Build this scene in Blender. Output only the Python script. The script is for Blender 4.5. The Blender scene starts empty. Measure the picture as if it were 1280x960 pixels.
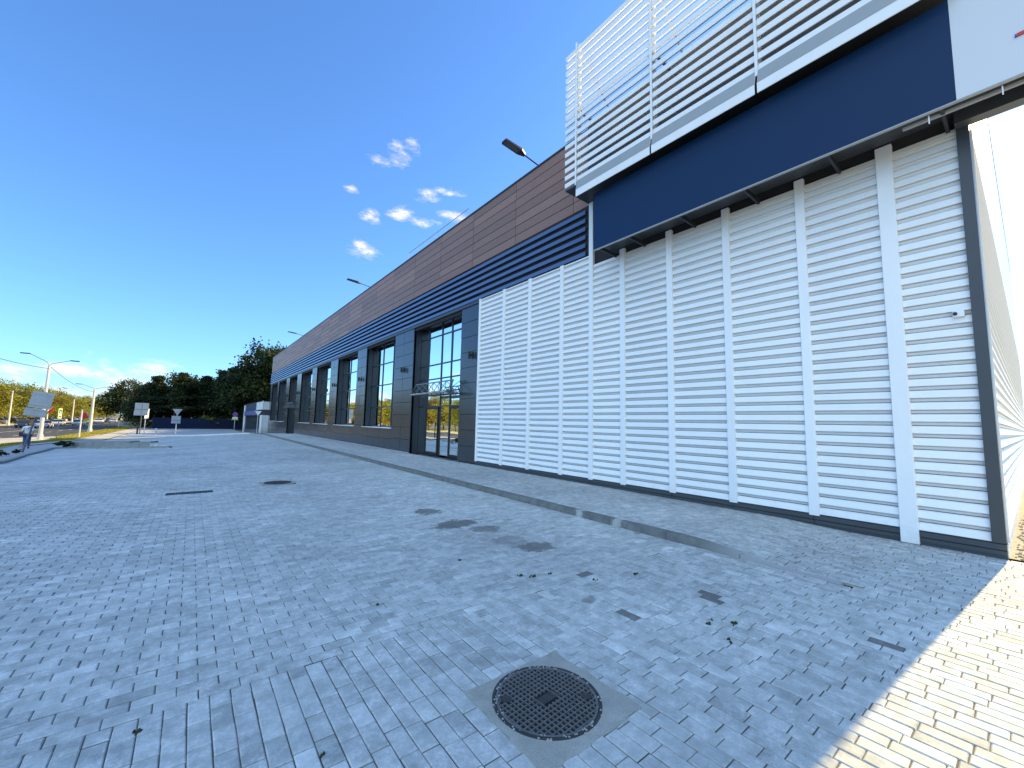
import bpy, math, random
import numpy as np
from mathutils import Vector, Matrix, Euler
random.seed(7); rng = np.random.default_rng(7)
SC = bpy.context.scene
COL = SC.collection
PI = math.pi; rad = math.radians

# ------------------------------------------------------------------ helpers
class MB:
    def __init__(s): s.v = []; s.f = []; s.a = []
    def add(s, vs, fs, t=None):
        n = len(s.v); s.v += [tuple(map(float, p)) for p in vs]; s.f += [tuple(n+i for i in f) for f in fs]
        s.a += [0.5 if t is None else t]*len(vs)
        return s
    def box(s, x0, x1, y0, y1, z0, z1, t=None):
        x0,x1 = min(x0,x1),max(x0,x1); y0,y1 = min(y0,y1),max(y0,y1); z0,z1 = min(z0,z1),max(z0,z1)
        return s.add([(x0,y0,z0),(x1,y0,z0),(x1,y1,z0),(x0,y1,z0),(x0,y0,z1),(x1,y0,z1),(x1,y1,z1),(x0,y1,z1)],
              [(0,3,2,1),(4,5,6,7),(0,1,5,4),(1,2,6,5),(2,3,7,6),(3,0,4,7)], t)
    def obox(s, c, ax, ay, az, hx, hy, hz, t=None):
        c,ax,ay,az = Vector(c),Vector(ax),Vector(ay),Vector(az)
        vs = [c+ax*(i*hx)+ay*(j*hy)+az*(k*hz) for k in (-1,1) for i,j in ((-1,-1),(1,-1),(1,1),(-1,1))]
        return s.add(vs, [(0,3,2,1),(4,5,6,7),(0,1,5,4),(1,2,6,5),(2,3,7,6),(3,0,4,7)], t)
    def bar(s, a, b, w, h=None):
        a,b = Vector(a),Vector(b); d = (b-a); L = d.length; d.normalize(); h = h or w
        u = d.cross(Vector((0,0,1)));
        if u.length < 1e-3: u = Vector((1,0,0))
        u.normalize(); n = u.cross(d)
        return s.obox((a+b)/2, u, d, n, w/2, L/2, h/2)
    def tube(s, pts, r, n=8, caps=True):
        pts = [Vector(p) for p in pts]; rs = r if isinstance(r,(list,tuple)) else [r]*len(pts)
        rings = []
        for i,p in enumerate(pts):
            d = (pts[min(i+1,len(pts)-1)]-pts[max(i-1,0)]).normalized()
            u = d.cross(Vector((0,0,1)))
            if u.length < .05: u = d.cross(Vector((0,1,0)))
            u.normalize(); w = u.cross(d)
            rings.append([p+(u*math.cos(2*PI*k/n)+w*math.sin(2*PI*k/n))*rs[i] for k in range(n)])
        vs = [q for rg in rings for q in rg]; fs = []
        for i in range(len(pts)-1):
            for k in range(n):
                a = i*n+k; b = i*n+(k+1)%n; fs.append((a,b,b+n,a+n))
        if caps: fs += [tuple(range(n))[::-1], tuple(range((len(pts)-1)*n, len(pts)*n))]
        return s.add(vs, fs)
    def prism(s, prof, axis, a0, a1, caps=True):
        # prof: list of 2D points; axis 'y': (x,z) extruded along y; 'x': (y,z) along x; 'z': (x,y) along z
        n = len(prof)
        def P(q,a):
            return (q[0],a,q[1]) if axis=='y' else (a,q[0],q[1]) if axis=='x' else (q[0],q[1],a)
        vs = [P(q,a0) for q in prof]+[P(q,a1) for q in prof]
        fs = [(i,(i+1)%n,(i+1)%n+n,i+n) for i in range(n)]
        if caps: fs += [tuple(range(n))[::-1], tuple(range(n,2*n))]
        return s.add(vs, fs)
    def strip(s, prof, axis, a0, a1):
        n = len(prof)
        def P(q,a): return (q[0],a,q[1]) if axis=='y' else (a,q[0],q[1])
        vs = [P(q,a0) for q in prof]+[P(q,a1) for q in prof]
        return s.add(vs, [(i,i+1,i+1+n,i+n) for i in range(n-1)])
    def disc(s, c, r, z0, z1, n=40, t=None):
        cx,cy = c
        vs = [(cx+r*math.cos(2*PI*k/n),cy+r*math.sin(2*PI*k/n),z) for z in (z0,z1) for k in range(n)]
        return s.add(vs, [(k,(k+1)%n,(k+1)%n+n,k+n) for k in range(n)]+[tuple(range(n))[::-1],tuple(range(n,2*n))], t)
    def ring(s, c, r0, r1, z0, z1, n=48):
        cx,cy = c; vs=[]
        for r,z in ((r1,z0),(r1,z1),(r0,z1),(r0,z0)):
            vs += [(cx+r*math.cos(2*PI*k/n),cy+r*math.sin(2*PI*k/n),z) for k in range(n)]
        fs=[]
        for j in range(4):
            for k in range(n):
                a=j*n+k; b=j*n+(k+1)%n; c2=((j+1)%4)*n; fs.append((a,b,c2+(k+1)%n,c2+k))
        return s.add(vs,fs)
    def build(s, name, mat, parent=None, smooth=False, fixn=True):
        me = bpy.data.meshes.new(name); me.from_pydata(s.v, [], s.f); me.update()
        if fixn and len(s.f) < 60000:
            import bmesh
            bm = bmesh.new(); bm.from_mesh(me); bmesh.ops.recalc_face_normals(bm, faces=bm.faces); bm.to_mesh(me); bm.free()
        if any(t != .5 for t in s.a):
            at = me.attributes.new('tint','FLOAT','POINT'); at.data.foreach_set('value', np.array(s.a,dtype=np.float32))
        if smooth: me.polygons.foreach_set('use_smooth', [True]*len(me.polygons))
        me.materials.append(mat)
        o = bpy.data.objects.new(name, me); COL.objects.link(o)
        if parent is not None:
            o.parent = parent; 
            R = parent
            o.matrix_parent_inverse = world(R).inverted()
        return o
def world(o):
    m = o.matrix_basis.copy()
    if o.parent: m = world(o.parent) @ o.matrix_parent_inverse @ m
    return m
def local(o):   # make the mesh coordinates local to its parent
    o.matrix_parent_inverse = Matrix.Identity(4); return o
def tag(o, label=None, cat=None, group=None, kind=None):
    if label: o['label'] = label
    if cat: o['category'] = cat
    if group: o['group'] = group
    if kind: o['kind'] = kind
    return o
def thing(name, label, cat, loc=(0,0,0), rz=0, group=None):
    o = bpy.data.objects.new(name, None); COL.objects.link(o); o.empty_display_size = .2
    o.location = loc; o.rotation_euler = (0,0,rz)
    return tag(o, label, cat, group)
def copy_tree(o, parent=None):
    c = o.copy(); COL.objects.link(c)
    if parent is not None: c.parent = parent; c.matrix_parent_inverse = o.matrix_parent_inverse.copy()
    for ch in list(o.children): copy_tree(ch, c)
    return c

# ------------------------------------------------------------------ materials
def mat(name, col=(.5,.5,.5), rough=.5, metal=0, spec=.5):
    m = bpy.data.materials.new(name); m.use_nodes = True
    b = m.node_tree.nodes['Principled BSDF']
    b.inputs['Base Color'].default_value = (*col,1); b.inputs['Roughness'].default_value = rough
    b.inputs['Metallic'].default_value = metal; b.inputs['Specular IOR Level'].default_value = spec
    return m
class NT:
    def __init__(s, m): s.t = m.node_tree; s.b = s.t.nodes.get('Principled BSDF')
    def n(s, typ, **kw):
        nd = s.t.nodes.new(typ)
        for k,v in kw.items():
            if k == 'inp':
                for i,val in v.items():
                    if hasattr(val,'is_linked') or isinstance(val, bpy.types.NodeSocket): s.t.links.new(val, nd.inputs[i])
                    else: nd.inputs[i].default_value = val
            else: setattr(nd,k,v)
        return nd
    def l(s,a,b): s.t.links.new(a,b)
    def math(s, op, a, b=None, c=None, clamp=False):
        nd = s.t.nodes.new('ShaderNodeMath'); nd.operation = op; nd.use_clamp = clamp
        for i,x in enumerate((a,b,c)):
            if x is None: continue
            if isinstance(x, bpy.types.NodeSocket): s.t.links.new(x, nd.inputs[i])
            else: nd.inputs[i].default_value = x
        return nd.outputs[0]
    def mix(s, fac, a, b, mode='MIX'):
        nd = s.t.nodes.new('ShaderNodeMix'); nd.data_type='RGBA'; nd.blend_type = mode
        for i,x in ((0,fac),(6,a),(7,b)):
            if isinstance(x, bpy.types.NodeSocket): s.t.links.new(x, nd.inputs[i])
            else: nd.inputs[i].default_value = x if i==0 else (*x,1) if len(x)==3 else x
        return nd.outputs[2]
    def noise(s, vec, scale, detail=4, rough=.55, out=0):
        nd = s.n('ShaderNodeTexNoise', inp={'Scale':scale,'Detail':detail,'Roughness':rough})
        if vec is not None: s.l(vec, nd.inputs['Vector'])
        return nd.outputs[out]
    def ramp(s, fac, stops):
        nd = s.t.nodes.new('ShaderNodeValToRGB'); s.l(fac, nd.inputs[0]); e = nd.color_ramp.elements
        while len(e) < len(stops): e.new(.5)
        for el,(p,c) in zip(e, stops): el.position = p; el.color = (*c,1) if len(c)==3 else c
        return nd.outputs[0]
    def pos(s): return s.n('ShaderNodeNewGeometry').outputs['Position']
    def bump(s, h, strength=.3, dist=.01):
        nd = s.n('ShaderNodeBump', inp={'Strength':strength,'Distance':dist,'Height':h}); s.l(nd.outputs[0], s.b.inputs['Normal'])
def worn(name, col, rough=.45, metal=0, var=.12, scale=1.5, dirt=0.0, bump=0.0, spec=.5):
    """painted or rolled metal with gentle cloudy wear, streaks of dirt"""
    m = mat(name, col, rough, metal, spec); k = NT(m); p = k.pos()
    n = k.noise(p, scale, 5)
    mp = k.n('ShaderNodeMapping', inp={'Vector':p,'Scale':(2.2,2.2,.35)})
    st = k.noise(mp.outputs[0], 3.0, 4)
    f = k.math('MULTIPLY', k.math('SUBTRACT', n, .5), var*2)
    c = k.mix(1, (*col,1), (0,0,0,1), 'MULTIPLY')
    v = k.math('ADD', f, 1.0)
    d = k.math('MULTIPLY', k.ramp(st, [(.5,(0,0,0)),(.75,(1,1,1))]), dirt)
    v = k.math('MULTIPLY', v, k.math('SUBTRACT',1,d))
    hs = k.n('ShaderNodeHueSaturation', inp={'Color':(*col,1),'Value':v}); k.l(hs.outputs[0], k.b.inputs['Base Color'])
    r = k.math('ADD', k.math('MULTIPLY', k.math('SUBTRACT', st, .5), .2 if dirt else .0), rough, clamp=True); k.l(r, k.b.inputs['Roughness'])
    if bump: k.bump(k.noise(p, 2.2, 2), bump, .02)
    return m

M = {}
M['white'] = worn('white_painted_metal', (.84,.835,.82), .42, 0, .04, 1.2, .03)
k = NT(M['white']); oi = k.n('ShaderNodeObjectInfo').outputs['Random']; p = k.pos(); sx = k.n('ShaderNodeSeparateXYZ', inp={0:p})
old = k.b.inputs['Base Color'].links[0].from_socket
spl = k.math('MULTIPLY', k.math('SUBTRACT', .75, k.math('ADD', sx.outputs[2], k.math('MULTIPLY', k.noise(p,7,5,.7), .9))), 1.3, clamp=True)
c = k.mix(k.math('MULTIPLY', spl, .8), old, (.50,.48,.44)); c = k.mix(1, c, k.ramp(oi, [(0,(.955,.96,.965)),(1,(1.02,1.015,1.01))]), 'MULTIPLY')
k.l(c, k.b.inputs['Base Color'])
M['white2'] = worn('white_screen_metal', (.82,.815,.80), .4, 0, .05, 1.2, .04)
M['grey_trim'] = worn('grey_trim', (.32,.33,.33), .45, 0, .06)
M['charcoal'] = worn('charcoal_trim', (.045,.05,.056), .4, 0, .15, 2, .0)
M['plinth'] = worn('plinth_metal', (.05,.056,.062), .45, 0, .15, 2)
M['dark'] = mat('dark_void', (.018,.018,.02), .8)
M['panel'] = worn('grey_composite_panel', (.085,.092,.105), .22, .65, .08, .5, .0, .0)
M['louvre'] = worn('grey_louvre_metal', (.13,.195,.31), .26, .5, .06, .5, 0)
M['frame'] = worn('dark_window_frame', (.03,.034,.04), .35, .2, .1)
M['navy'] = mat('navy_sign_panel', (.004,.026,.078), .45, 0, .2)
M['signwhite'] = worn('white_sign_panel', (.60,.615,.635), .28, 0, .03, .8)
M['red'] = mat('red_paint', (.5,.03,.03), .45)
M['steel'] = worn('galvanised_steel', (.42,.43,.44), .4, .7, .12, 6)
M['canopy_steel'] = worn('grey_canopy_steel', (.17,.18,.19), .4, .5, .1)
M['black'] = mat('black_metal', (.015,.015,.017), .45, .2)
M['roof'] = worn('roof_membrane', (.05,.05,.052), .8)
M['brown'] = mat('brown_panel', (.13,.08,.068), .46, 0, .35)
k = NT(M['brown']); p = k.pos()
mp = k.n('ShaderNodeMapping', inp={'Vector':p,'Scale':(1,9,26)})
n1 = k.noise(mp.outputs[0], 2.4, 5, .75); n2 = k.noise(p, .8, 3)
at = k.n('ShaderNodeAttribute', attribute_name='tint').outputs['Fac']
c = k.ramp(n1, [(.28,(.155,.085,.066)),(.5,(.25,.148,.114)),(.75,(.40,.26,.21))])
c = k.mix(1, c, k.ramp(at, [(0,(.82,.82,.82)),(1,(1.15,1.12,1.1))]), 'MULTIPLY'); k.l(c, k.b.inputs['Base Color'])
k.bump(n1, .15, .004)

# concrete paving: one colour recipe for the laid stones and for the far sheet
def paver_colour(k, p, tint, stains=True, warm=0.0):
    n_big = k.noise(p, .35, 4, .6); n_mid = k.noise(p, 2.6, 5, .6); n_fine = k.noise(p, 46, 4, .7); n_grain = k.noise(p, 260, 2, .6)
    base = k.ramp(tint, [(0,(.355,.374,.366)),(.5,(.45,.472,.462)),(.85,(.522,.546,.532)),(1,(.61,.632,.617))])
    n_pat = k.noise(p, 9, 6, .72); chalk = k.math('MULTIPLY', k.ramp(n_fine, [(.36,(0,0,0)),(.62,(1,1,1))]), k.ramp(k.math('ADD',k.math('MULTIPLY',n_pat,.6),k.math('MULTIPLY',n_mid,.4)), [(.46,(0,0,0)),(.60,(1,1,1))]))
    c = k.mix(k.math('MULTIPLY', chalk, .75), base, (.66,.665,.66))
    c = k.mix(1, c, k.ramp(n_big, [(.3,(.80,.80,.81)),(.7,(1.16,1.16,1.155))]), 'MULTIPLY')
    c = k.mix(1, c, k.ramp(n_grain, [(.25,(.78,.78,.78)),(.75,(1.16,1.16,1.16))]), 'MULTIPLY')
    c = k.mix(1, c, k.ramp(n_pat, [(.28,(.76,.76,.755)),(.72,(1.18,1.18,1.18))]), 'MULTIPLY')
    if stains:
        sx = k.n('ShaderNodeSeparateXYZ', inp={0:p}); X,Y = sx.outputs[0], sx.outputs[1]
        wob = k.math('MULTIPLY', k.math('SUBTRACT', k.noise(p, 7, 6, .75), .5), 2.8)
        tot = None
        for (cx,cy,rx,ry,s) in STAINS:
            dx = k.math('DIVIDE', k.math('SUBTRACT', X, cx), rx); dy = k.math('DIVIDE', k.math('SUBTRACT', Y, cy), ry)
            d = k.math('SQRT', k.math('ADD', k.math('MULTIPLY',dx,dx), k.math('MULTIPLY',dy,dy)))
            v = k.math('MULTIPLY', k.math('SUBTRACT', 1.25, k.math('ADD', d, wob)), s*3.4, clamp=True)
            v = k.math('MINIMUM', v, s)
            tot = v if tot is None else k.math('MAXIMUM', tot, v)
        c = k.mix(tot, c, (.10,.098,.092)); c = k.mix(k.math('MULTIPLY', k.math('LESS_THAN', tint, -.5), .7), c, (.07,.07,.068))
    return c, n_fine, n_grain
STAINS = [(3.39,5.70,.34,.20,.8),(3.62,5.2,.20,.16,.65),(3.55,4.5,.22,.22,.4),(3.66,4.1,.22,.17,.75),(3.42,6.75,.20,.22,.75),(3.0,2.62,.08,.05,.5),
          (3.1,8.6,.45,.12,.25),(2.9,7.9,.3,.15,.18)]
def paver_mat(name, sheet=False):
    m = mat(name, (.3,.3,.3), .8, 0, .35); k = NT(m); p = k.pos()
    if sheet:
        mp = k.n('ShaderNodeMapping', inp={'Vector':p})
        br = k.n('ShaderNodeTexBrick', offset=.5, inp={'Vector':mp.outputs[0],'Color1':(0,0,0,1),'Color2':(1,1,1,1),'Mortar':(.3,.3,.3,1),'Scale':1.0,'Mortar Size':.004,'Mortar Smooth':.1,'Brick Width':.2,'Row Height':.1})
        br.inputs['Bias'].default_value = 0
        tint = k.math('MULTIPLY', br.outputs['Color'], 1.0)
        c, nf, ng = paver_colour(k, p, tint, False)
        c = k.mix(k.math('MULTIPLY', br.outputs['Fac'], .7), c, (.16,.16,.16))
        h = k.math('SUBTRACT', k.math('MULTIPLY', nf, .2), br.outputs['Fac'])
        k.bump(h, .5, .004)
    else:
        tint = k.n('ShaderNodeAttribute', attribute_name='tint').outputs['Fac']
        c, nf, ng = paver_colour(k, p, tint)
        h = k.math('ADD', k.math('MULTIPLY', nf, .7), k.math('MULTIPLY', ng, .35)); k.bump(h, .45, .003)
    k.l(c, k.b.inputs['Base Color']); 
    return m
M['paver'] = paver_mat('concrete_pavers'); M['paver_sheet'] = paver_mat('concrete_paver_sheet', True)
def rough_mat(name, c0, c1, scale, rough=.9, bump=.4, bd=.01, fine=120):
    m = mat(name, c0, rough, 0, .3); k = NT(m); p = k.pos()
    n = k.noise(p, scale, 6, .65); g = k.noise(p, fine, 3, .6)
    c = k.ramp(n, [(.3,c0),(.7,c1)]); c = k.mix(1, c, k.ramp(g, [(.25,(.7,.7,.7)),(.75,(1.25,1.25,1.25))]), 'MULTIPLY')
    k.l(c, k.b.inputs['Base Color']); k.bump(g, bump, bd); return m
M['bed'] = rough_mat('joint_sand', (.075,.075,.075), (.14,.138,.13), 8)
M['asphalt'] = rough_mat('asphalt', (.040,.041,.044), (.062,.063,.066), 1.2)
M['driveway'] = rough_mat('driveway_asphalt', (.30,.305,.31), (.37,.375,.38), .6)
M['concrete'] = rough_mat('kerb_concrete', (.20,.205,.19), (.31,.315,.30), 3)
M['kerb_light'] = rough_mat('pale_kerb_concrete', (.58,.58,.57), (.70,.70,.69), 3)
M['frame_conc'] = rough_mat('manhole_concrete', (.29,.29,.26), (.40,.395,.355), 7, .9, .5, .006, 180)
M['layby'] = rough_mat('pale_paving', (.34,.31,.27), (.44,.41,.36), 1.5)
M['soil'] = rough_mat('soil', (.10,.09,.06), (.16,.14,.09), .3)
M['gravel'] = rough_mat('sandy_gravel', (.30,.26,.20), (.46,.42,.34), 14, .95, .8, .02, 60)
M['grass_ground'] = rough_mat('mown_grass', (.26,.25,.07), (.50,.44,.15), .7, .95, .8, .03, 30)
M['iron'] = worn('cast_iron', (.05,.052,.055), .55, .5, .3, 14, .0)
k = NT(M['iron']); k.bump(k.noise(k.pos(), 90, 4, .7), .5, .004)
M['rust'] = worn('rusty_iron', (.055,.04,.032), .7, .3, .3, 14)
M['lampgrey'] = worn('concrete_lamp_post', (.55,.53,.48), .7, 0, .1, 3)
M['blackpaint'] = mat('dark_grey_lamp_housing', (.03,.032,.036), .5, .2)
M['lens'] = mat('lamp_lens', (.10,.11,.12), .2)
M['moss'] = rough_mat('moss', (.02,.035,.012), (.045,.06,.02), 30)

def glass_mat():
    m = mat('coated_glass', (.012,.018,.02), .02, 0, .5); k = NT(m)
    out = k.t.nodes['Material Output']; p = k.pos()
    gl = k.n('ShaderNodeBsdfGlossy', inp={'Color':(.93,.98,.98,1),'Roughness':.004})
    bp = k.n('ShaderNodeBump', inp={'Strength':.06,'Distance':.05,'Height':k.noise(p, .9, 1)}); k.l(bp.outputs[0], gl.inputs['Normal'])
    lw = k.n('ShaderNodeFresnel', inp={'IOR':1.6})
    f = k.math('ADD', k.math('MULTIPLY', lw.outputs[0], .45), .62, clamp=True)
    tr = k.n('ShaderNodeBsdfTransparent', inp={'Color':(.30,.36,.36,1)})
    mx = k.n('ShaderNodeMixShader', inp={0:f, 1:tr.outputs[0], 2:gl.outputs[0]}); k.l(mx.outputs[0], out.inputs[0]); return m
M['glass'] = glass_mat()
M['clear'] = glass_mat(); 

# ------------------------------------------------------------------ terrain
def S(t,a,b):
    t = min(1,max(0,(t-a)/(b-a))); return t*t*(3-2*t)
def g(X,Y):
    L = S(-X,-5,7)
    return L*(-.75*S(Y,10,40)-.45*S(Y,40,65)) + (1-L)*(-.65*S(Y,44,66)-.55*S(Y,66,100))
def xl(Y):   # left edge of the paved forecourt
    pts = [(-30,-5.6),(24.3,-5.6),(32.5,-6.73),(40.2,-7.2),(90,-7.2)]
    for (a,xa),(b,xb) in zip(pts,pts[1:]):
        if Y <= b: return xa+(xb-xa)*(Y-a)/(b-a)
    return -7.2
def sheet(name, mat_, ylist, x0f, x1f, nx, dz, kind='structure'):
    mb = MB(); vs = []; fs = []
    for Y in ylist:
        a,b = x0f(Y), x1f(Y)
        for i in range(nx+1):
            X = a+(b-a)*i/nx; vs.append((X,Y,g(X,Y)+dz))
    for j in range(len(ylist)-1):
        for i in range(nx):
            a = j*(nx+1)+i; fs.append((a,a+1,a+nx+2,a+nx+1))
    mb.add(vs,fs); o = mb.build(name, mat_, fixn=False, smooth=True); return tag(o, kind=kind)
def fr(a,b,n): return [a+(b-a)*i/n for i in range(n+1)]
# ground out to the horizon
mb = MB(); xs = [-4000,-1200,-400,-150,-90]+fr(-60,60,40)+[90,150,400,1200,4000]; ys = [-4000,-1000,-300,-100,-40]+fr(-20,220,80)+[300,600,1500,5000]
vs = [(x,y,g(x,y)-.14) for y in ys for x in xs]; n = len(xs)
mb.add(vs, [(j*n+i,j*n+i+1,(j+1)*n+i+1,(j+1)*n+i) for j in range(len(ys)-1) for i in range(n-1)])
tag(mb.build('ground', M['soil'], fixn=False, smooth=True), kind='structure')

KX0, KX1 = 5.43, 5.56            # building-side kerb
FX = 8.3                          # facade plane
YP = 16.0                         # stones are laid one by one up to here
def lift(X,Y):                    # raised pavement beside the shop, sinking to the forecourt at its near end
    if X < KX0: return 0
    return (.10-.055*min(1,max(0,(X-KX1)/2.75)))*S(Y,1.75,3.0)
SEAM = 3.03
def pavers():
    V=[];F=[];T=[]
    OBS = [(1.40,2.13,1.485,2.18),(-.305,.475,10.855,11.145),(1.43,2.15,11.26,11.98)]
    def put(x0,x1,y0,y1,dark=1.0,k_=0,gx=.0022,gy=.0042):
        for (a,b,c,d) in OBS[k_:]:
            if x1>a+.001 and x0<b-.001 and y1>c+.001 and y0<d-.001:
                for q in ((x0,min(x1,a),y0,y1),(max(x0,b),x1,y0,y1),(max(x0,a),min(x1,b),y0,min(y1,c)),(max(x0,a),min(x1,b),max(y0,d),y1)):
                    if q[1]-q[0]>.016 and q[3]-q[2]>.016: put(*q,dark,len(OBS),gx,gy)
                return
        cx,cy,hx,hy = (x0+x1)/2,(y0+y1)/2,(x1-x0)/2,(y1-y0)/2
        c=min(.0055,hx*.3,hy*.3); hx -= gx; hy -= gy
        z = g(cx,cy)+lift(cx,cy) + rng.normal(0,.0011); tx,ty = rng.normal(0,.006,2)
        e=.02; ty += (g(cx,cy+e)+lift(cx,cy+e)-g(cx,cy-e)-lift(cx,cy-e))/(2*e); tx += (lift(cx+e,cy)-lift(cx-e,cy))/(2*e) if KX1+.05<cx else 0
        cx += rng.normal(0,.0008); cy += rng.normal(0,.0008); rot = rng.normal(0,.005)
        n = len(V); cr,sr = math.cos(rot),math.sin(rot)
        for (ex,ez) in ((0,-.03),(0,-c),(c,0)):
            for sx,sy in ((-1,-1),(1,-1),(1,1),(-1,1)):
                dx,dy = sx*(hx-ex), sy*(hy-ex)
                V.append((cx+cr*dx-sr*dy, cy+sr*dx+cr*dy, z+ez+tx*dx+ty*dy))
        F.append((n+8,n+9,n+10,n+11))
        for lv in (0,4):
            for i in range(4):
                F.append((n+lv+i,n+lv+(i+1)%4,n+lv+4+(i+1)%4,n+lv+4+i))
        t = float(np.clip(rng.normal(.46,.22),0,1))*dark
        if rng.random()<.004: t = .95
        if any(x0<=qx<x1 and y0<=qy<y1 for qx,qy in ((3.02,2.19),(3.93,2.03),(4.03,1.97),(4.29,.76),(3.36,3.09))): t = -1.0
        T.extend([t]*12)
    RY = SEAM
    # zone below the seam: rows run along Y
    x = -5.0; i = 0
    while x < 15.5:
        off = .2-((i*.07)%.2 if i%2 else (i*.03)%.1)
        top = SEAM if x < KX0-.07 else RY
        if x > FX-.02: top = .02
        y1 = top; y0 = top-off
        while y1 > -3.3:
            x1 = x+.1
            xa = x
            if y1 > 1.345:
                if xa < KX0 < x1: x1 = KX0-.001
                if KX0 <= xa < KX1: xa = KX1+.002
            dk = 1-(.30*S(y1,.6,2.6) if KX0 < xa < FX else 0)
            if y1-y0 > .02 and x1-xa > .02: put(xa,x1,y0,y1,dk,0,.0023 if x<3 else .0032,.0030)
            y1 = y0; y0 -= .2
        x += .1; i += 1
    # zone beyond the seam: rows run along X
    y = SEAM; i = 0
    while y < YP:
        x = -5.65 + (.1 if i%2 else 0)
        while x < KX0-.03:
            put(x,min(x+.2,KX0-.002),y,y+.1); x += .2
        y += .1; i += 1
    # raised pavement by the wall
    y = RY; i = 0
    while y < YP:
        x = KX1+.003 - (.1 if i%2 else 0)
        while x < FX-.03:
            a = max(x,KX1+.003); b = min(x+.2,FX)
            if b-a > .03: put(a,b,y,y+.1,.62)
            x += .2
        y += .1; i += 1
    me = bpy.data.meshes.new('paving_stones'); me.from_pydata(V,[],F); me.update()
    at = me.attributes.new('tint','FLOAT','POINT'); at.data.foreach_set('value', np.array(T,dtype=np.float32))
    me.materials.append(M['paver']); o = bpy.data.objects.new('paving_stones', me); COL.objects.link(o)
    return tag(o, kind='structure')
pavers()
# sand bed under the stones
mb = MB(); 
def bedstrip(x0,x1,yl,dz,lf=True):
    vs=[]; 
    for Y in yl: vs += [(x,Y,g(x,Y)+(lift(x,Y) if lf else 0)+dz) for x in fr(x0,x1,6)]
    mb.add(vs,[(j*7+i,j*7+i+1,(j+1)*7+i+1,(j+1)*7+i) for j in range(len(yl)-1) for i in range(6)])
bedstrip(-5.7,KX0,fr(-3.4,YP,40),-.007,False); bedstrip(KX1,FX,fr(-3.4,YP,60),-.007); bedstrip(FX,15.6,fr(-3.4,.04,3),-.007,False)
tag(mb.build('paving_bed', M['bed'], fixn=False), kind='structure')
sheet('forecourt', M['paver_sheet'], fr(YP,62,60), xl, lambda Y: KX0 if Y < 52 else KX0+2.2*S(Y,52,62), 14, -.001)
sheet('forecourt_margin', M['paver_sheet'], fr(-14,-3.3,4), lambda Y:-14, lambda Y:16, 4, -.002)
sheet('forecourt_side', M['paver_sheet'], fr(-3.3,16,10), lambda Y:-9, lambda Y:-5.66, 3, -.003)
mb = MB(); yl = fr(YP,62,40); vs=[]
for Y in yl: vs += [(x,Y,g(x,Y)+.1-.055*(x-KX1)/2.75) for x in fr(KX1+ (0 if Y<52 else 2.2*S(Y,52,62)),FX,5)]
mb.add(vs,[(j*6+i,j*6+i+1,(j+1)*6+i+1,(j+1)*6+i) for j in range(len(yl)-1) for i in range(5)])
tag(mb.build('pavement', M['paver_sheet'], fixn=False), kind='structure')

def kerb(name, pts, w, h, m, seg=1.0, sink=None):
    """kerb stones along a polyline, each stone a block with a small joint"""
    mb = MB(); P = [Vector((x,y)) for x,y in pts]
    for a,b in zip(P,P[1:]):
        d = b-a; L = d.length; d.normalize(); nrm = Vector((-d.y,d.x)); n = max(1,round(L/seg))
        for i in range(n):
            s0 = a+d*(L*i/n+.004); s1 = a+d*(L*(i+1)/n-.004)
            sub = 4 if sink else 1
            for q in range(sub):
                u0 = s0+(s1-s0)*q/sub; u1 = s0+(s1-s0)*(q+1)/sub
                hs = [(sink(u) if sink else h) for u in (u0,u1)]
                vs=[]
                for u,hh in ((u0,hs[0]),(u1,hs[1])):
                    z = g(u.x,u.y)
                    for (o_,zz) in ((0,-.2),(0,hh-.012),(.015,hh),(w,hh),(w,-.2)):
                        v = u+nrm*o_; vs.append((v.x,v.y,z+zz))
                mb.add(vs,[(0,1,6,5),(1,2,7,6),(2,3,8,7),(3,4,9,8),(0,4,3,2,1),(5,6,7,8,9)])
    return tag(mb.build(name, m, smooth=False), kind='structure')
M['kerb_near'] = mat('kerb_concrete_stained', (.3,.3,.3), .9, 0, .3)
k = NT(M['kerb_near']); p = k.pos(); n1 = k.noise(p, 5, 5, .65); n2 = k.noise(p, 90, 3)
c = k.ramp(n1, [(.3,(.125,.13,.125)),(.5,(.175,.18,.172)),(.7,(.235,.237,.225))])
sx = k.n('ShaderNodeSeparateXYZ', inp={0:p}); wob = k.math('MULTIPLY', k.noise(p,34,6,.75), .34)
tot=None
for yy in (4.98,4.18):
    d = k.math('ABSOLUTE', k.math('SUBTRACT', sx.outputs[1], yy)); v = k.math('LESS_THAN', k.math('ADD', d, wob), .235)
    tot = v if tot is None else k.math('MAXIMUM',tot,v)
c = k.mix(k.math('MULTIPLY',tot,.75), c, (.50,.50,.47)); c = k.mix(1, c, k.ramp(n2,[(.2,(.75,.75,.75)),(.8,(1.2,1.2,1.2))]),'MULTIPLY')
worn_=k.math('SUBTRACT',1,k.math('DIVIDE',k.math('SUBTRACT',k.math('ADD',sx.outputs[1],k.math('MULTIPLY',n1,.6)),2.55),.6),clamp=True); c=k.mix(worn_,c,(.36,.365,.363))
k.l(c,k.b.inputs['Base Color']); k.bump(n2,.5,.005)
kerb('kerb', [(KX1,1.34),(KX1,52.0),(7.4,62)], KX1-KX0, .1, M['kerb_near'], 1.0, lambda u: max(.003,.105*S(u.y,1.75,3.0)))
kerb('kerb', [(xl(Y),Y) for Y in (10,17,24.3,28,32.5,36.5,40.2)]+[(-6.0,40.6),(-4.4,38.1),(-2.2,34.3),(-.8,31.8)], -.16, .09, M['concrete'])
kerb('kerb', [(-6.9,77),(-.2,64.2),(2.9,58.5),(5.3,55.5)], .3, .16, M['kerb_light'])
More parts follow.
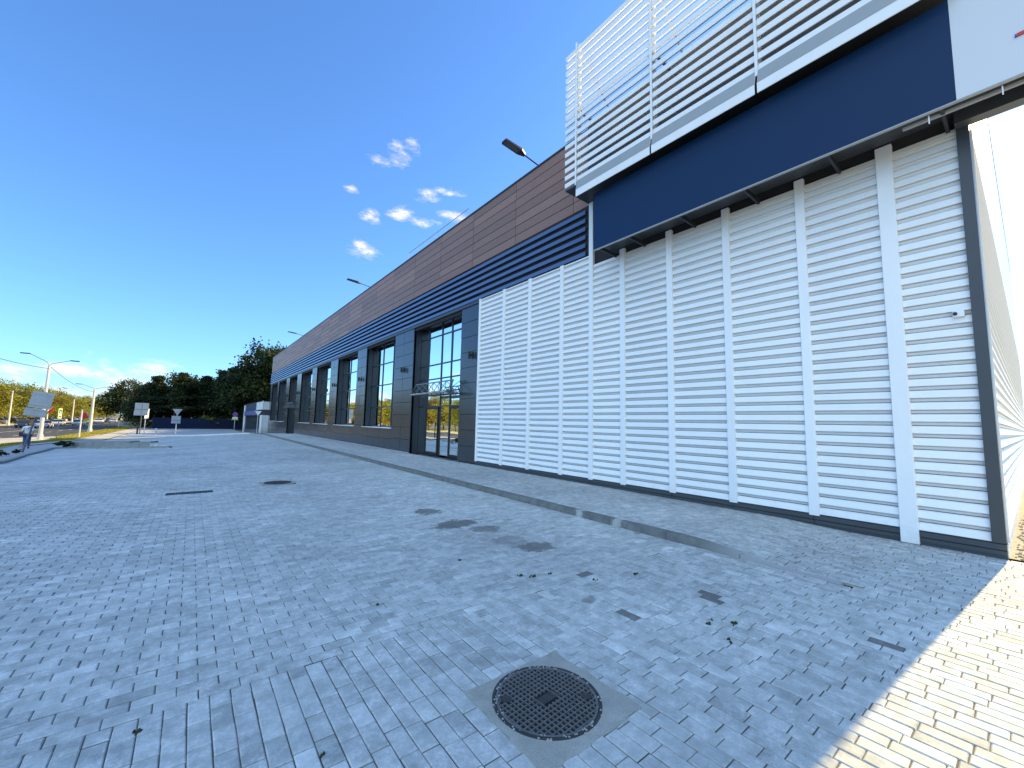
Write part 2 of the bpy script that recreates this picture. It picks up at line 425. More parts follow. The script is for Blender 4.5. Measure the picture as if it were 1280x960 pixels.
sheet('driveway', M['driveway'], fr(61.9,116,30), lambda Y: -7.4 if Y>76 else -7.3, lambda Y: 7.5, 10, -.03)
sheet('driveway_left', M['driveway'], fr(42,62.0,14), lambda Y:-9.2, lambda Y:xl(Y)-.1, 4, -.02)
# left: path, verge, lay-by, road, far pavement
sheet('path', M['driveway'], fr(10,78,50), lambda Y: xl(Y)-2.2-.7*S(Y,38,50), lambda Y: xl(Y)-.17 if Y<42 else -9.2+.0*Y, 5, .02)
sheet('path', M['layby'], fr(62,122,40), lambda Y: -9.6, lambda Y: -7.42, 4, .0)
sheet('grass_verge', M['grass_ground'], fr(8,240,120), lambda Y: -12.55 if Y>70 else (-11.0-.02*max(0,Y-46)*1.0 if Y<64 else -11.36-(1.19)*S(Y,64,70)), lambda Y: xl(Y)-2.25-.7*S(Y,38,50) if Y<61.5 else -9.65, 6, .035)
tag(bpy.data.objects['grass_verge'], kind='structure')
sheet('lay_by', M['layby'], fr(8,76,30), lambda Y: -17.6 if Y<66 else -17.6+5.0*S(Y,64,76), lambda Y: -11.02 if Y<64 else -11.36-1.19*S(Y,64,70), 5, -.02)
sheet('road', M['asphalt'], fr(-60,400,90), lambda Y:-29.5, lambda Y:-12.6, 8, -.05)
sheet('road', M['asphalt'], fr(400,1200,6), lambda Y:-29.5, lambda Y:-12.6, 4, -.05)
mk = MB()
for lane in (-16.8,-21.05,-25.3):
    for q in range(46):
        y0 = 20+q*7.0; z = g(lane,y0)-.045
        if lane == -21.05: mk.add([(lane-.07,y0,z),(lane+.07,y0,z),(lane+.07,y0+7,z),(lane-.07,y0+7,z)],[(0,1,2,3)])
        else: mk.add([(lane-.06,y0,z),(lane+.06,y0,z),(lane+.06,y0+3,z),(lane-.06,y0+3,z)],[(0,1,2,3)])
tag(mk.build('road_markings', mat('road_paint',(.62,.62,.6),.8), fixn=False), kind='structure')
sheet('far_pavement', M['layby'], fr(-60,400,60), lambda Y:-33.5, lambda Y:-29.5, 3, .06)
sheet('far_verge', M['grass_ground'], fr(-60,400,60), lambda Y:-60, lambda Y:-33.5, 4, .05)
# right side in the sun: gravel by the flank wall
mb = MB(); mb.add([(8.36,.0,.004),(40,.0,.004),(40,.34,.012),(8.36,.34,.012)],[(0,1,2,3)])
tag(mb.build('gravel_strip', M['gravel'], fixn=False), kind='structure')
sheet('forecourt_right', M['paver_sheet'], fr(-14,.02,6), lambda Y:15.55, lambda Y:60, 6, -.003)
mb = MB()
for q in range(220):
    x = random.uniform(8.4,13); y = random.uniform(-.02,.26); s = random.uniform(.006,.02)
    mb.obox((x,y,.008+s*.4),(1,0,0),(0,1,0),(0,0,1),s,s*random.uniform(.6,1),s*.6)
tag(mb.build('loose_gravel', M['gravel']), 'pale sandy gravel lying along the foot of the sunlit side wall','gravel',kind='stuff')
# moss tufts and debris in the joints
mb = MB()
def tuft(x,y,r,nn):
    for q in range(nn):
        a = random.uniform(0,2*PI); d = r*math.sqrt(random.random()); s = random.uniform(.006,.018)
        cx,cy = x+d*math.cos(a), y+d*.5*math.sin(a)
        mb.tube([(cx,cy,-.003),(cx,cy,.005),(cx,cy,.011+s*.3)],[s,s*.9,s*.25],6)
for (x,y,r,nn) in ((2.84,3.43,.045,7),(2.93,3.35,.05,5),(3.49,1.74,.06,6),(3.62,1.62,.05,5),(3.40,2.9,.05,4),(3.15,3.3,.03,3),(1.40,3.62,.012,2),(3.9,2.75,.04,4),(3.3,1.52,.05,4),(2.55,4.2,.03,3),(.6,2.2,.02,2),(-.1,2.9,.02,2)): tuft(x,y,r,nn)
tag(mb.build('moss', M['moss'], smooth=True), 'dark green moss tufts growing in the paving joints','moss',kind='stuff')

# ------------------------------------------------------------------ manholes and drain
t = thing('manhole_cover','round cast iron manhole cover with square grid in a concrete collar, nearest to the viewer','manhole',(1.75,1.85,0))
mb = MB()
def blobby(x0,x1,y0,y1,z):
    n=10; pts=[]
    for (a,b) in (((x0,y0),(x1,y0)),((x1,y0),(x1,y1)),((x1,y1),(x0,y1)),((x0,y1),(x0,y0))):
        for i in range(n):
            u=i/n; pts.append((a[0]+(b[0]-a[0])*u+random.uniform(-.012,.012), a[1]+(b[1]-a[1])*u+random.uniform(-.012,.012)))
    return pts
outer = blobby(1.39,2.14,1.475,2.19,0); N=40; inner=[(1.75+.316*math.cos(-3*PI/4+2*PI*i/N),1.85+.316*math.sin(-3*PI/4+2*PI*i/N)) for i in range(N)]
vs=[(x,y,.0035) for x,y in outer]+[(x,y,.006) for x,y in inner]+[(x,y,-.03) for x,y in outer]+[(x,y,-.03) for x,y in inner]
mb.add(vs,[(i,(i+1)%N,N+(i+1)%N,N+i) for i in range(N)]+[(2*N+i,2*N+(i+1)%N,(i+1)%N,i) for i in range(N)]+[(N+i,N+(i+1)%N,3*N+(i+1)%N,3*N+i) for i in range(N)])
mb.build('collar', M['frame_conc'], t)
mb = MB(); mb.ring((1.75,1.85),.300,.318,-.03,.008); mb.build('rim', M['iron'], t)
mb = MB(); mb.disc((1.75,1.85),.2965,-.03,.001,64); lid = mb.build('lid', worn('dark_iron_floor',(.016,.017,.018),.7,.2,.3,14), t)
mb = MB(); mb.ring((1.75,1.85),.284,.2965,.0005,.0095)
# raised grid of the lid, turned a little against the paving
ca,sa = math.cos(rad(4)),math.sin(rad(4)); gs=.0305
for i in range(-9,10):
    o_ = i*gs; h = math.sqrt(max(0,.2845**2-o_**2))
    if h < .05: continue
    for (ux,uy) in ((1,0),(0,1)):
        vx,vy = -uy,ux
        for lo,hi in (((-h,h),) if abs(i)>1 else ((-h,-.075 if ux else -.045),(.075 if ux else .045,h))):
            m_ = (lo+hi)/2; px,py = ux*m_+vx*o_, uy*m_+vy*o_
            mb.obox((1.75+ca*px-sa*py,1.85+sa*px+ca*py,.0055+(.0006 if ux else 0)),(ca*ux-sa*uy,sa*ux+ca*uy,0),(-(sa*ux+ca*uy),ca*ux-sa*uy,0),(0,0,1),(hi-lo)/2,.0032,.005)
mb.build('grid', worn('worn_iron_edges',(.15,.153,.155),.5,.4,.45,24), lid)
mb = MB(); mb.obox((1.75,1.85,.004),(ca,sa,0),(-sa,ca,0),(0,0,1),.078,.03,.0055); mb.build('name_plate', M['iron'], lid)
for dx,dy in ((-.2,.13),(.2,-.13)):
    mb = MB(); mb.disc((1.75+dx,1.85+dy),.03,.002,.0125,16); mb.build('lifting_boss', M['iron'], lid)
mb = MB()
for q in range(150):
    a = random.uniform(0,2*PI); rr = random.gauss(.303,.013); sz = random.uniform(.003,.009)
    if math.sin(a*1.0-.6) < -.3 and random.random()<.6: continue
    x_,y_ = 1.75+rr*math.cos(a), 1.85+rr*math.sin(a)
    mb.tube([(x_,y_,.004),(x_,y_,.009),(x_,y_,.010+sz*.4)],[sz,sz*.85,sz*.2],6)
tag(mb.build('mortar_crumbs', M['frame_conc'], smooth=True),'crumbs of grey mortar caught round the rim of the near manhole','mortar crumbs',kind='stuff')
t = thing('manhole_cover','round rusty manhole cover in the middle distance, right of the long drain grate','manhole',(1.79,11.62,0))
mb = MB(); mb.ring((1.79,11.62),.30,.40,-.03,.006); mb.build('collar', M['frame_conc'], t)
mb = MB(); mb.ring((1.79,11.62),.275,.30,-.03,.014); mb.build('rim', M['rust'], t)
mb = MB(); mb.disc((1.79,11.62),.274,-.03,.004,40); mb.ring((1.79,11.62),.10,.17,.0035,.012); mb.build('lid', M['rust'], t)
t = thing('drain_grate','long dark rectangular drain grate sunk into the grey pavers','drain',(.085,11.0,0))
mb = MB()
for (a,b,c_,d) in ((-.30,.47,10.86,10.885),(-.30,.47,11.115,11.14),(-.30,-.275,10.885,11.115),(.445,.47,10.885,11.115)): mb.box(a,b,c_,d,-.05,.004)
mb.build('frame', M['rust'], t)
mb = MB()
for i in range(15): x=-.262+i*.049; mb.box(x,x+.018,10.885,11.115,-.03,.001)
mb.box(-.275,.445,10.99,11.01,-.03,.0005); mb.build('bars', M['black'], t)
mb = MB(); mb.box(-.275,.445,10.885,11.115,-.1,-.06); mb.build('pit', M['dark'], t)

# ------------------------------------------------------------------ main building
B = thing('retail_building','long low retail building clad in grey panels, brown boards and white louvres','building',(8.3,30,0))
Y0,Y1,YW = .43, 65.0, 12.7        # white block from .30 to 12.7, grey front up to 65
RT = 9.95
mb = MB(); mb.box(10.6,40,.45,Y1,-1.5,9.6); mb.build('wall', M['dark'], B)
mb = MB(); mb.box(8.36,40,.5,Y1-.01,9.6,9.72); mb.build('roof', M['roof'], B)
mb = MB(); mb.box(8.42,40,Y1-.2,Y1,-1.6,9.62); mb.build('end_wall', M['panel'], B)
mb = MB(); mb.box(8.75,40,.5,Y1-.2,-.02,.0); mb.build('floor', mat('shop_floor',(.25,.25,.25),.5), B)
# parapet of brown boards
mb = MB(); rows = 7; rh = (RT-7.70)/rows; edges = [Y1]; y = 62.3
while y > 7.6: edges.append(y); y -= 2.72
edges.append(6.9)
for a,b in zip(edges,edges[1:]):
    for r_ in range(rows):
        z0 = 7.70+r_*rh; dx = random.uniform(-.002,.002)
        mb.box(8.30+dx,8.34,b+.010,a-.010,z0+.011,z0+rh-.011, random.random()*.98+.01)
mb.build('parapet_cladding', M['brown'], B)
mb = MB(); mb.box(8.345,8.42,.5,Y1,6.0,RT-.01); mb.build('parapet_backing', M['dark'], B)
mb = MB(); mb.box(8.27,8.55,7.3,Y1,RT,RT+.05); mb.build('coping', M['charcoal'], B)
# louvre band
mb = MB()
for i in range(6):
    z = 6.26+i*.24
    mb.prism([(8.232,z),(8.255,z+.128),(8.29,z+.134),(8.30,z+.012)],'y',7.39,Y1-.0)
mb.build('louvre_band', M['louvre'], B)
mb = MB(); mb.box(8.26,8.34,12.7,Y1,6.13,6.25); mb.build('lintel_trim', M['charcoal'], B)
# windows
WIN = [('E',14.03,18.53),('W',20.87,25.42),('W',27.2,31.8),('W',33.8,38.35),('W',40.05,44.75),('E',46.75,51.0),('W',52.9,58.0),('W',59.2,63.6)]
SILL, HEAD = 1.2, 6.02
def panels(mb, y0, y1, z0, z1, ny, hz, x=FX, gap=.009, thick=.03):
    nz = max(1,round((z1-z0)/hz)); w = (y1-y0)/ny; h = (z1-z0)/nz
    for i in range(ny):
        for j in range(nz):
            a,b = y0+i*w+gap,y0+(i+1)*w-gap; c,d = z0+j*h+gap,z0+(j+1)*h-gap
            e = [random.uniform(-.0035,.0035) for _ in range(3)]
            vs=[]
            for X in (x,x+thick):
                for (yy,zz,q) in ((a,c,e[0]),(b,c,e[1]),(b,d,e[1]+e[2]-e[0]),(a,d,e[2])): vs.append((X+(q if X==x else 0),yy,zz))
            mb.add(vs,[(0,1,2,3),(7,6,5,4),(0,4,5,1),(1,5,6,2),(2,6,7,3),(3,7,4,0)])
piers = [(12.72,14.03,1)]+[(WIN[i][2],WIN[i+1][1],2) for i in range(len(WIN)-1)]+[(63.6,Y1,1)]
for (a,b,nn) in piers:
    low = .08 if a < 44 else -.2-.9*S(a,44,66)
    mb = MB(); panels(mb,a,b,.08,6.13,nn,.605)
    if low < .05: panels(mb,a,b,low-.6,.08,nn,.605)
    mb.build('pier_cladding', M['panel'], B)
    mb = MB(); mb.box(8.332,8.42,a,b,low-1,6.2); mb.build('pier_backing', M['dark'], B)
def reveal(mb,a,b,z0,z1):
    mb.box(8.335,8.78,a-.02,a+.0,z0,z1); mb.box(8.335,8.78,b,b+.02,z0,z1); mb.box(8.335,8.78,a,b,z1,z1+.03)
room = M['dark']
for i,(kind,a,b) in enumerate(WIN):
    z0 = SILL if kind=='W' else (.05 if a<40 else -.25)
    cy = (a+b)/2
    if kind == 'W':
        mb = MB(); panels(mb,a,b,.08,SILL-.03,5,.57)
        if a > 44: panels(mb,a,b,-1.1,.08,5,.6)
        mb.build('spandrel', M['panel'], B)
        mb = MB(); mb.box(8.332,8.8,a,b,-1.2,SILL-.04); mb.build('spandrel_backing', M['dark'], B)
        w = MB(); reveal(w,a,b,z0-.03,HEAD+.1); w = w.build('window', M['frame'], B)
        mb = MB(); mb.box(8.22,8.78,a-.03,b+.03,SILL-.03,SILL-.005); mb.build('sill', M['white'], w)
        f = MB(); X0,X1 = 8.72,8.80
        for yy in (a+.03,a+(b-a)*.27,a+(b-a)*.62,b-.03): f.box(X0,X1,yy-.03,yy+.03,z0,HEAD+.08)
        for zz in (z0+.04,z0+1.16,z0+2.46,z0+3.72,HEAD+.05): f.box(X0+.004,X1-.004,a,b,zz-.03,zz+.03)
        f.build('frame', M['frame'], w)
        pn = MB(); ys_=[a,a+(b-a)*.27,a+(b-a)*.62,b]; zs_=[z0,z0+1.16,z0+2.46,z0+3.72,HEAD+.08]
        for u in range(3):
            for v in range(4):
                e=[random.uniform(-.004,.004) for _ in range(3)]
                pn.add([(8.755+e[0],ys_[u],zs_[v]),(8.755+e[1],ys_[u+1],zs_[v]),(8.755+e[1]+e[2]-e[0],ys_[u+1],zs_[v+1]),(8.755+e[2],ys_[u],zs_[v+1])],[(0,1,2,3)])
        pn.build('pane', M['glass'], w, fixn=False)
    else:
        w = MB(); reveal(w,a,b,z0-.2,HEAD+.1); w = w.build('entrance', M['frame'], B)
        ys_ = [a,a+.25,a+1.5,a+2.4,a+3.75,b] if i==0 else [a,a+.3,a+1.4,a+2.3,a+3.4,b]
        zs_ = [z0,2.28,2.95,3.55,4.22,5.55,HEAD+.1]
        f = MB()
        for yy in ys_: f.box(8.72,8.80,yy-.028,yy+.028,z0,HEAD+.1)
        for zz in zs_[1:]: f.box(8.724,8.796,a,b,zz-.028,zz+.028)
        f.build('frame', M['frame'], w)
        pn = MB()
        for u in range(len(ys_)-1):
            for v in range(len(zs_)-1):
                if v==0 and u in (1,3): continue
                e=[random.uniform(-.003,.003) for _ in range(3)]
                pn.add([(8.755+e[0],ys_[u],zs_[v]),(8.755+e[1],ys_[u+1],zs_[v]),(8.755+e[1]+e[2]-e[0],ys_[u+1],zs_[v+1]),(8.755+e[2],ys_[u],zs_[v+1])],[(0,1,2,3)])
        pn.build('pane', M['glass'], w, fixn=False)
        for u in (1,3):
            d = MB(); A,Bq = ys_[u]+.03,ys_[u+1]-.03
            for (q0,q1,zz0,zz1) in ((A,A+.09,z0+.02,2.25),(Bq-.09,Bq,z0+.02,2.25),(A,Bq,z0+.02,z0+.16),(A,Bq,2.15,2.25)): d.box(8.68 if q1-q0<.2 else 8.684,8.74,q0,q1,zz0,zz1)
            d.box(8.62,8.655,A+.14,A+.17,z0+.8,z0+1.5); d.box(8.65,8.69,A+.14,A+.17,z0+.82,z0+.85); d.box(8.65,8.69,A+.14,A+.17,z0+1.45,z0+1.48)
            d.build('door_leaf', M['black'], w)
            d = MB(); d.add([(8.71,A,z0+.16),(8.71,Bq,z0+.16),(8.712,Bq,2.15),(8.712,A,2.15)],[(0,1,2,3)]); d.build('door_pane', M['glass'], w, fixn=False)
        # steel and glass canopy
        cz = 2.72
        c_ = MB()
        a0,b0=a,b; a,b=a+.15,b-1.15
        for yy in (a-.15,b-.05): c_.bar((8.3,yy,cz),(7.7,yy,cz+.03),.035,.05); c_.bar((8.3,yy,cz+.5),(7.7,yy,cz+.05),.02)
        c_.bar((7.7,a-.2,cz+.03),(7.7,b,cz+.03),.04,.05); c_.bar((8.2,a-.2,cz),(8.2,b,cz),.05,.08); c_.bar((8.0,a-.2,cz+.52),(8.0,b,cz+.52),.045)
        nseg=6; L=(b-a+.15)/nseg
        for q in range(nseg+1): c_.bar((7.7,a-.17+q*L,cz+.04),(8.0,a-.17+q*L,cz+.52),.022)
        for q in range(nseg):
            c_.bar((8.0,a-.17+q*L,cz+.52),(8.2,a-.17+(q+1)*L,cz+.03),.02); c_.bar((8.0,a-.17+(q+1)*L,cz+.52),(8.2,a-.17+q*L,cz+.03),.02)
        cn = c_.build('canopy', M['canopy_steel'], B)
        c_ = MB(); c_.box(7.72,8.28,a-.16,b-.03,cz+.06,cz+.075); c_.build('canopy_sheet', M['glass'], cn)
# things inside the shop so that the glass has a room behind it
mb = MB(); mb.box(10.4,10.58,12.9,64.5,-.02,6.4); mb.build('inner_wall', mat('shop_inner_wall',(.10,.10,.10),.8), B)
mb = MB(); mb.box(8.8,10.5,12.9,64.5,6.3,6.35); mb.build('ceiling', mat('shop_ceiling',(.12,.12,.12),.8), B)
# plinth with ridges and the pale drip edge
def plinth_prof(x): return [(x+.05,-.6),(x+.01,-.6),(x+.01,.045),(x-.015,.05),(x-.015,.10),(x-.005,.112),(x-.03,.12),(x-.03,.19),(x+.0,.198),(x+.05,.198)]
mb = MB(); ye=[.30,1.15,2.35,3.65,4.9,6.2,7.25,8.3,9.7,11.1,12.7]
for a,b in zip(ye,ye[1:]): mb.prism(plinth_prof(8.285),'y',a+.004,b-.004)
mb.build('plinth', M['plinth'], B)
mb = MB()
for (a,b) in ((12.72,14.0),(18.56,46.7),(51.05,Y1)):
    lo = -.6 if a<40 else -1.6
    mb.prism([(8.45,lo),(8.32,lo),(8.32,.055),(8.45,.055)],'y',a,b)
mb.build('plinth', M['plinth'], B)
mb = MB(); mb.prism([(8.24,.062),(8.335,.072),(8.335,.078),(8.24,.07)],'y',18.56,46.7); mb.build('drip_edge', M['white'], B)
# ---- white louvred block
PITCH=.1705
def louvre_profile(x, z0, z1, sgn=1):
    pr=[]; z=z0
    while z < z1-.02:
        zt=min(z+PITCH,z1)
        pr += [(x-dx*sgn,min(z+dz,zt)) for dx,dz in ((.048,0),(.048,.008),(.030,.099),(.0,.100),(.0,.107),(-.030,.108),(.026,.151),(-.006,.153),(-.006,.1695))]
        z += PITCH
    return pr
PIL = [12.61,11.10,9.72,8.28,7.17,6.15,4.87,3.62,2.335,1.195]
edges = PIL+[.42]
for a,b in zip(edges,edges[1:]):
    zt = 6.23 if a < 13 and b > 7 else 5.92
    mb = MB(); mb.strip(louvre_profile(8.30,.21,zt),'y',b,a)
    mb.build('louvre_panel', M['white'], B, fixn=False)
mb = MB(); mb.box(8.32,8.40,.42,12.7,-.4,9.2); mb.build('white_block_wall', M['dark'], B)
for i,y in enumerate(PIL):
    w = .072; zb,zt,x0 = .185, 6.04, 8.225
    if y > 7.3: zt = 6.235
    elif y > 7: zt = 7.79
    if i==len(PIL)-1: w,zb,x0 = .098,.012,8.215
    if i==0: w=.055
    mb = MB(); mb.prism([(8.31,y-w),(x0+.006,y-w),(x0,y-w+.006),(x0,y+w-.006),(x0+.006,y+w),(8.31,y+w)],'z',zb,zt); mb.build('pilaster', M['white'], B)
mb = MB(); mb.box(8.215,8.42,.302,.425,.21,7.7); mb.build('corner_trim', M['charcoal'], B)
mb = MB(); mb.box(8.252,8.34,.29,12.62,.198,.2085); mb.build('base_flashing', M['charcoal'], B)
# flank wall: louvres below, plain sheets above
mb = MB(); pr = [(q[0],q[1]) for q in louvre_profile(.335,.21,5.9)]
mb.strip(pr,'x',8.445,40); mb.build('flank_louvre', M['white'], B, fixn=False)
mb = MB(); mb.box(8.422,8.446,.282,.36,.2,5.9); mb.build('flank_edge_trim', M['white'], B)
mb = MB(); mb.box(8.42,40,.37,.449,-.3,11.7); mb.build('flank_wall', M['white2'], B)
mb = MB()
for r_ in range(5):
    z0 = 5.93+r_*1.15
    for q in range(6): mb.box(8.43+q*5.3,8.43+(q+1)*5.3-.012,.318,.372,z0+.008,z0+1.142)
mb.build('flank_sheet', M['white2'], B)
mb = MB(); mb.box(8.35,40,.30,.46,11.7,11.74); mb.build('flank_coping', M['grey_trim'], B)
mb = MB(); mb.prism([(.33,-.5),(.30,-.5),(.30,.19),(.37,.205),(.37,-.5)],'x',8.42,40); mb.build('flank_plinth', M['white2'], B)

# ---- white slatted screen above the sign
T = thing('louvre_screen','tall white slatted screen wrapped round the roof corner above the blue sign','screen',(7.3,4,7.8))
SL=[7.80+i*.2145 for i in range(18)]
def slat(mb,x,z,y0,y1,sg=1): mb.prism([(x,z),(x-.005*sg,z+.112),(x+.012*sg,z+.120),(x+.085*sg,z+.07),(x+.085*sg,z+.05),(x+.012*sg,z-.004)],'y',y0,y1)
mb = MB()
for z in SL: slat(mb,7.31,z,.30,7.27)
mb.build('front_slats', M['white2'], T)
for y in (6.86,4.66,2.60,.55):
    mb = MB(); mb.box(7.272,7.292,y-.022,y+.022,7.70,11.68); mb.box(7.385,7.46,y-.03,y+.03,7.70,11.70); mb.build('post', M['white2'], T)
for a,b in ((7.25,4.68),(4.64,2.62),(2.58,.30)):
    y1 = 6.80 if a>7 else a
    mb = MB(); mb.prism([(7.30,7.80),(7.285,7.795),(7.225,7.515),(7.225,7.34),(7.24,7.34),(7.24,7.51),(7.31,7.78)],'y',b,y1); t_ = mb.build('bottom_trim', M['white2'], T)
    mb = MB(); mb.prism([(7.283,7.79),(7.280,7.792),(7.2215,7.527),(7.2245,7.523)],'y',b+.003,y1-.003); mb.build('trim_face', M['grey_trim'], t_)
mb = MB(); mb.box(8.12,8.2,.35,7.2,7.77,9.97); mb.build('backing', M['charcoal'], T)
mb = MB(); mb.box(7.32,8.32,.30,7.26,7.71,7.76); mb.build('soffit', M['charcoal'], T)
mb = MB()
for y in (6.86,4.66,2.6,.55):
    mb.bar((7.42,y,11.55),(9.6,y,9.75),.045); mb.bar((7.42,y,9.8),(9.5,y,9.75),.06)
mb.bar((7.43,.4,11.6),(7.43,7.2,11.6),.06); mb.bar((7.43,.4,9.7),(7.43,7.2,9.7),.06)
mb.build('bracing', M['steel'], T)

# ---- sign box
T = thing('fascia_sign','long projecting sign box, dark blue panel with a white panel at its right','sign',(7.5,3,5.9))
mb = MB(); mb.box(7.505,7.54,.36,6.45,5.895,7.34); mb.build('blue_panel', M['navy'], T)
mb = MB(); mb.box(7.503,7.54,-3.6,.357,5.895,9.3); mb.build('white_panel', M['signwhite'], T)
mb = MB(); mb.box(7.485,7.502,-.75,-.165,6.375,6.412); mb.build('letter', M['red'], T)
mb = MB(); mb.box(7.488,7.502,-.163,-.150,6.373,6.410); mb.build('letter_edge', mat('blue_letter_edge',(.02,.06,.3),.4), T)
mb = MB(); mb.box(7.495,7.545,-3.6,6.455,5.875,5.893); mb.build('edge_strip', M['grey_trim'], T)
mb = MB(); mb.box(7.56,8.2,-3.6,6.43,6.06,6.10); mb.box(7.545,7.56,-3.6,6.43,5.9,7.30); mb.build('soffit', M['charcoal'], T)
for y in (6.35,5.5,4.25,3.0,1.75,.5):
    mb = MB(); mb.bar((7.55,y,5.95),(8.31,y,5.93),.04,.09); mb.box(7.545,7.60,y-.05,y+.05,5.90,6.05); mb.build('bracket', M['blackpaint'], T)
mb = MB(); mb.box(8.02,8.21,-3.6,.425,5.86,6.04); mb.build('beam', M['charcoal'], T)
mb = MB(); mb.tube([(7.75,-3.6,5.93),(7.75,.9,5.93)],.035); mb.build('cable_tube', M['grey_trim'], T)
for y in (.62,-.02):
    mb = MB(); mb.bar((7.56,y,5.87),(7.57,y,5.76),.012); mb.build('hanging_wire', M['white'], T)

# ---- wall lights, roof lamps, camera, railing
LB = ['black double wall light between the white louvres and the tall glass entrance','black double wall light just left of the tall glass entrance','black double wall light on the second pier left of the tall glass entrance',
 'black double wall light on the third pier left of the tall glass entrance','black double wall light on the fourth pier left of the tall glass entrance','black double wall light on the pier right of the far doorway','black double wall light on the pier left of the far doorway','black double wall light on the pier between the two farthest windows']
proto=None
for (y,z,lab) in zip((13.13,19.54,26.24,32.4,38.8,45.6,52.0,58.6),(4.15,)*8,LB):
    if proto is None:
        proto = thing('wall_light',lab,'wall light',(FX,y,z),0,'wall lights on the grey piers')
        mb = MB(); mb.box(-.035,-.0,-.055,.055,-.13,.13); local(mb.build('base_plate', M['black'], proto))
        mb = MB(); mb.box(-.10,-.03,-.025,.025,-.025,.025); local(mb.build('arm', M['black'], proto))
        mb = MB(); mb.tube([(-.15,0,-.13),(-.15,0,.13)],.052,16); local(mb.build('lamp_body', M['black'], proto, smooth=False))
    else:
        c = copy_tree(proto); c.location = (FX,y,z); c['label'] = lab
LB = ['flat grey roof floodlight nearest to the slatted screen','flat roof floodlight second from the slatted screen','flat roof floodlight third from the slatted screen','flat roof floodlight at the far end of the building']
proto=None
for y,lab in zip((9.59,25.8,45.9,63.0),LB):
    if proto is None:
        proto = thing('roof_lamp',lab,'floodlight',(8.6,y,RT+.0),0,'floodlights along the roof edge')
        mb = MB(); mb.tube([(0,0,-.3),(0,0,.06),(-.1,0,.14),(-.85,0,.26)],.022); local(mb.build('arm', M['blackpaint'], proto))
        mb = MB(); mb.prism([(-.80,-.05),(-.78,.05),(-1.0,.13),(-1.62,.13),(-1.64,.1),(-1.64,-.1),(-1.62,-.13),(-1.0,-.13)],'z',0,.05)
        for i,v in enumerate(mb.v):
            x,yy,z_ = v; mb.v[i]=(x,yy,z_*(1.5 if x>-1.1 else 1)+.23+(-x-.8)*.11)
        hd = local(mb.build('lamp_head', M['blackpaint'], proto))
        mb = MB(); mb.box(-1.6,-1.05,-.10,.10,0,.004)
        for i,v in enumerate(mb.v): mb.v[i]=(v[0],v[1],v[2]+.226+(-v[0]-.8)*.11)
        local(mb.build('lens', M['lens'], hd))
    else:
        c = copy_tree(proto); c.location = (8.6,y,RT); c['label'] = lab
T = thing('security_camera','small white wall camera with a dark lens near the corner of the white louvres','camera',(8.25,.55,3.2))
mb = MB(); mb.box(8.20,8.27,.49,.60,3.19,3.27); mb.build('housing', M['white'], T)
mb = MB(); mb.tube([(8.202,.575,3.23),(8.165,.575,3.23)],.022,16); mb.build('lens', M['black'], T)
T = thing('roof_railing','thin steel guard rail standing on the brown roof edge','railing',(8.55,17,RT))
yy=[14.1,15.1,16.1,17.1,18.1,19.1,20.14]
for y in yy:
    mb = MB(); mb.tube([(8.52,y,RT-.1),(8.52,y,RT+.62)],.016,6); mb.build('post', M['steel'], T)
mb = MB(); mb.tube([(8.52,14.1,RT+.61),(8.52,20.14,RT+.61)],.016,6); mb.build('rail', M['steel'], T)
mb = MB(); mb.tube([(8.45,4,RT+.22),(8.45,14,RT+.22)],.008,5); 
for y in (5,7,9,11,13): mb.tube([(8.45,y,RT),(8.45,y,RT+.22)],.008,5)
tag(mb.build('lightning_wire', M['steel']),'thin lightning wire held just above the roof edge, right of the railing','wire')
mb = MB(); mb.tube([(8.45,20.5,RT+.2),(8.45,64,RT+.2)],.008,5)
for y in range(21,64,3): mb.tube([(8.45,y,RT),(8.45,y,RT+.2)],.008,5)
tag(mb.build('lightning_wire', M['steel']),'thin lightning wire held just above the roof edge, left of the railing','wire')

# ------------------------------------------------------------------ low annex at the far end
T = thing('annex_building','low white louvred shop annex with a blue sign band beyond the far end','building',(7.5,66,-.6))
gz=-1.0; top=3.9
mb = MB(); mb.box(7.62,20,65.6,89,gz-1,top-.1); mb.build('wall', M['dark'], T)
mb = MB(); mb.box(7.5,20,65.45,89.2,top-.1,top); mb.build('roof', M['roof'], T)
mb = MB(); mb.strip(louvre_profile(65.5,-.65,1.95),'x',7.66,8.6); mb.strip(louvre_profile(65.5,2.72,top),'x',7.66,8.6); mb.build('end_louvre', M['white'], T, fixn=False)
mb = MB(); mb.box(7.5,7.64,65.42,65.8,-1.2,1.95); mb.box(7.5,7.64,65.42,65.8,2.72,top+.02); mb.build('corner_trim', M['white'], T)
mb = MB(); mb.box(7.52,8.6,65.44,65.6,1.97,2.70); mb.build('dark_band', M['charcoal'], T)
mb = MB(); mb.strip(louvre_profile(7.54,2.72,top),'y',65.8,72); mb.strip(louvre_profile(7.54,-.65,1.95),'y',65.8,67.2); mb.build('side_louvre', M['white'], T, fixn=False)
mb = MB(); mb.box(7.5,7.62,72,88,2.72,top-.15); mb.build('upper_band', M['louvre'], T)
mb = MB(); mb.box(7.40,7.60,70.5,88,1.95,2.66); mb.build('sign_band', mat('faded_blue_sign',(.09,.12,.30),.4), T)
mb = MB(); mb.box(7.42,7.62,65.9,70.4,2.0,2.64); mb.build('grey_band', M['panel'], T)
mb = MB(); mb.box(7.42,7.9,88,89.2,-2,top-.2); mb.build('end_pier', M['white'], T)
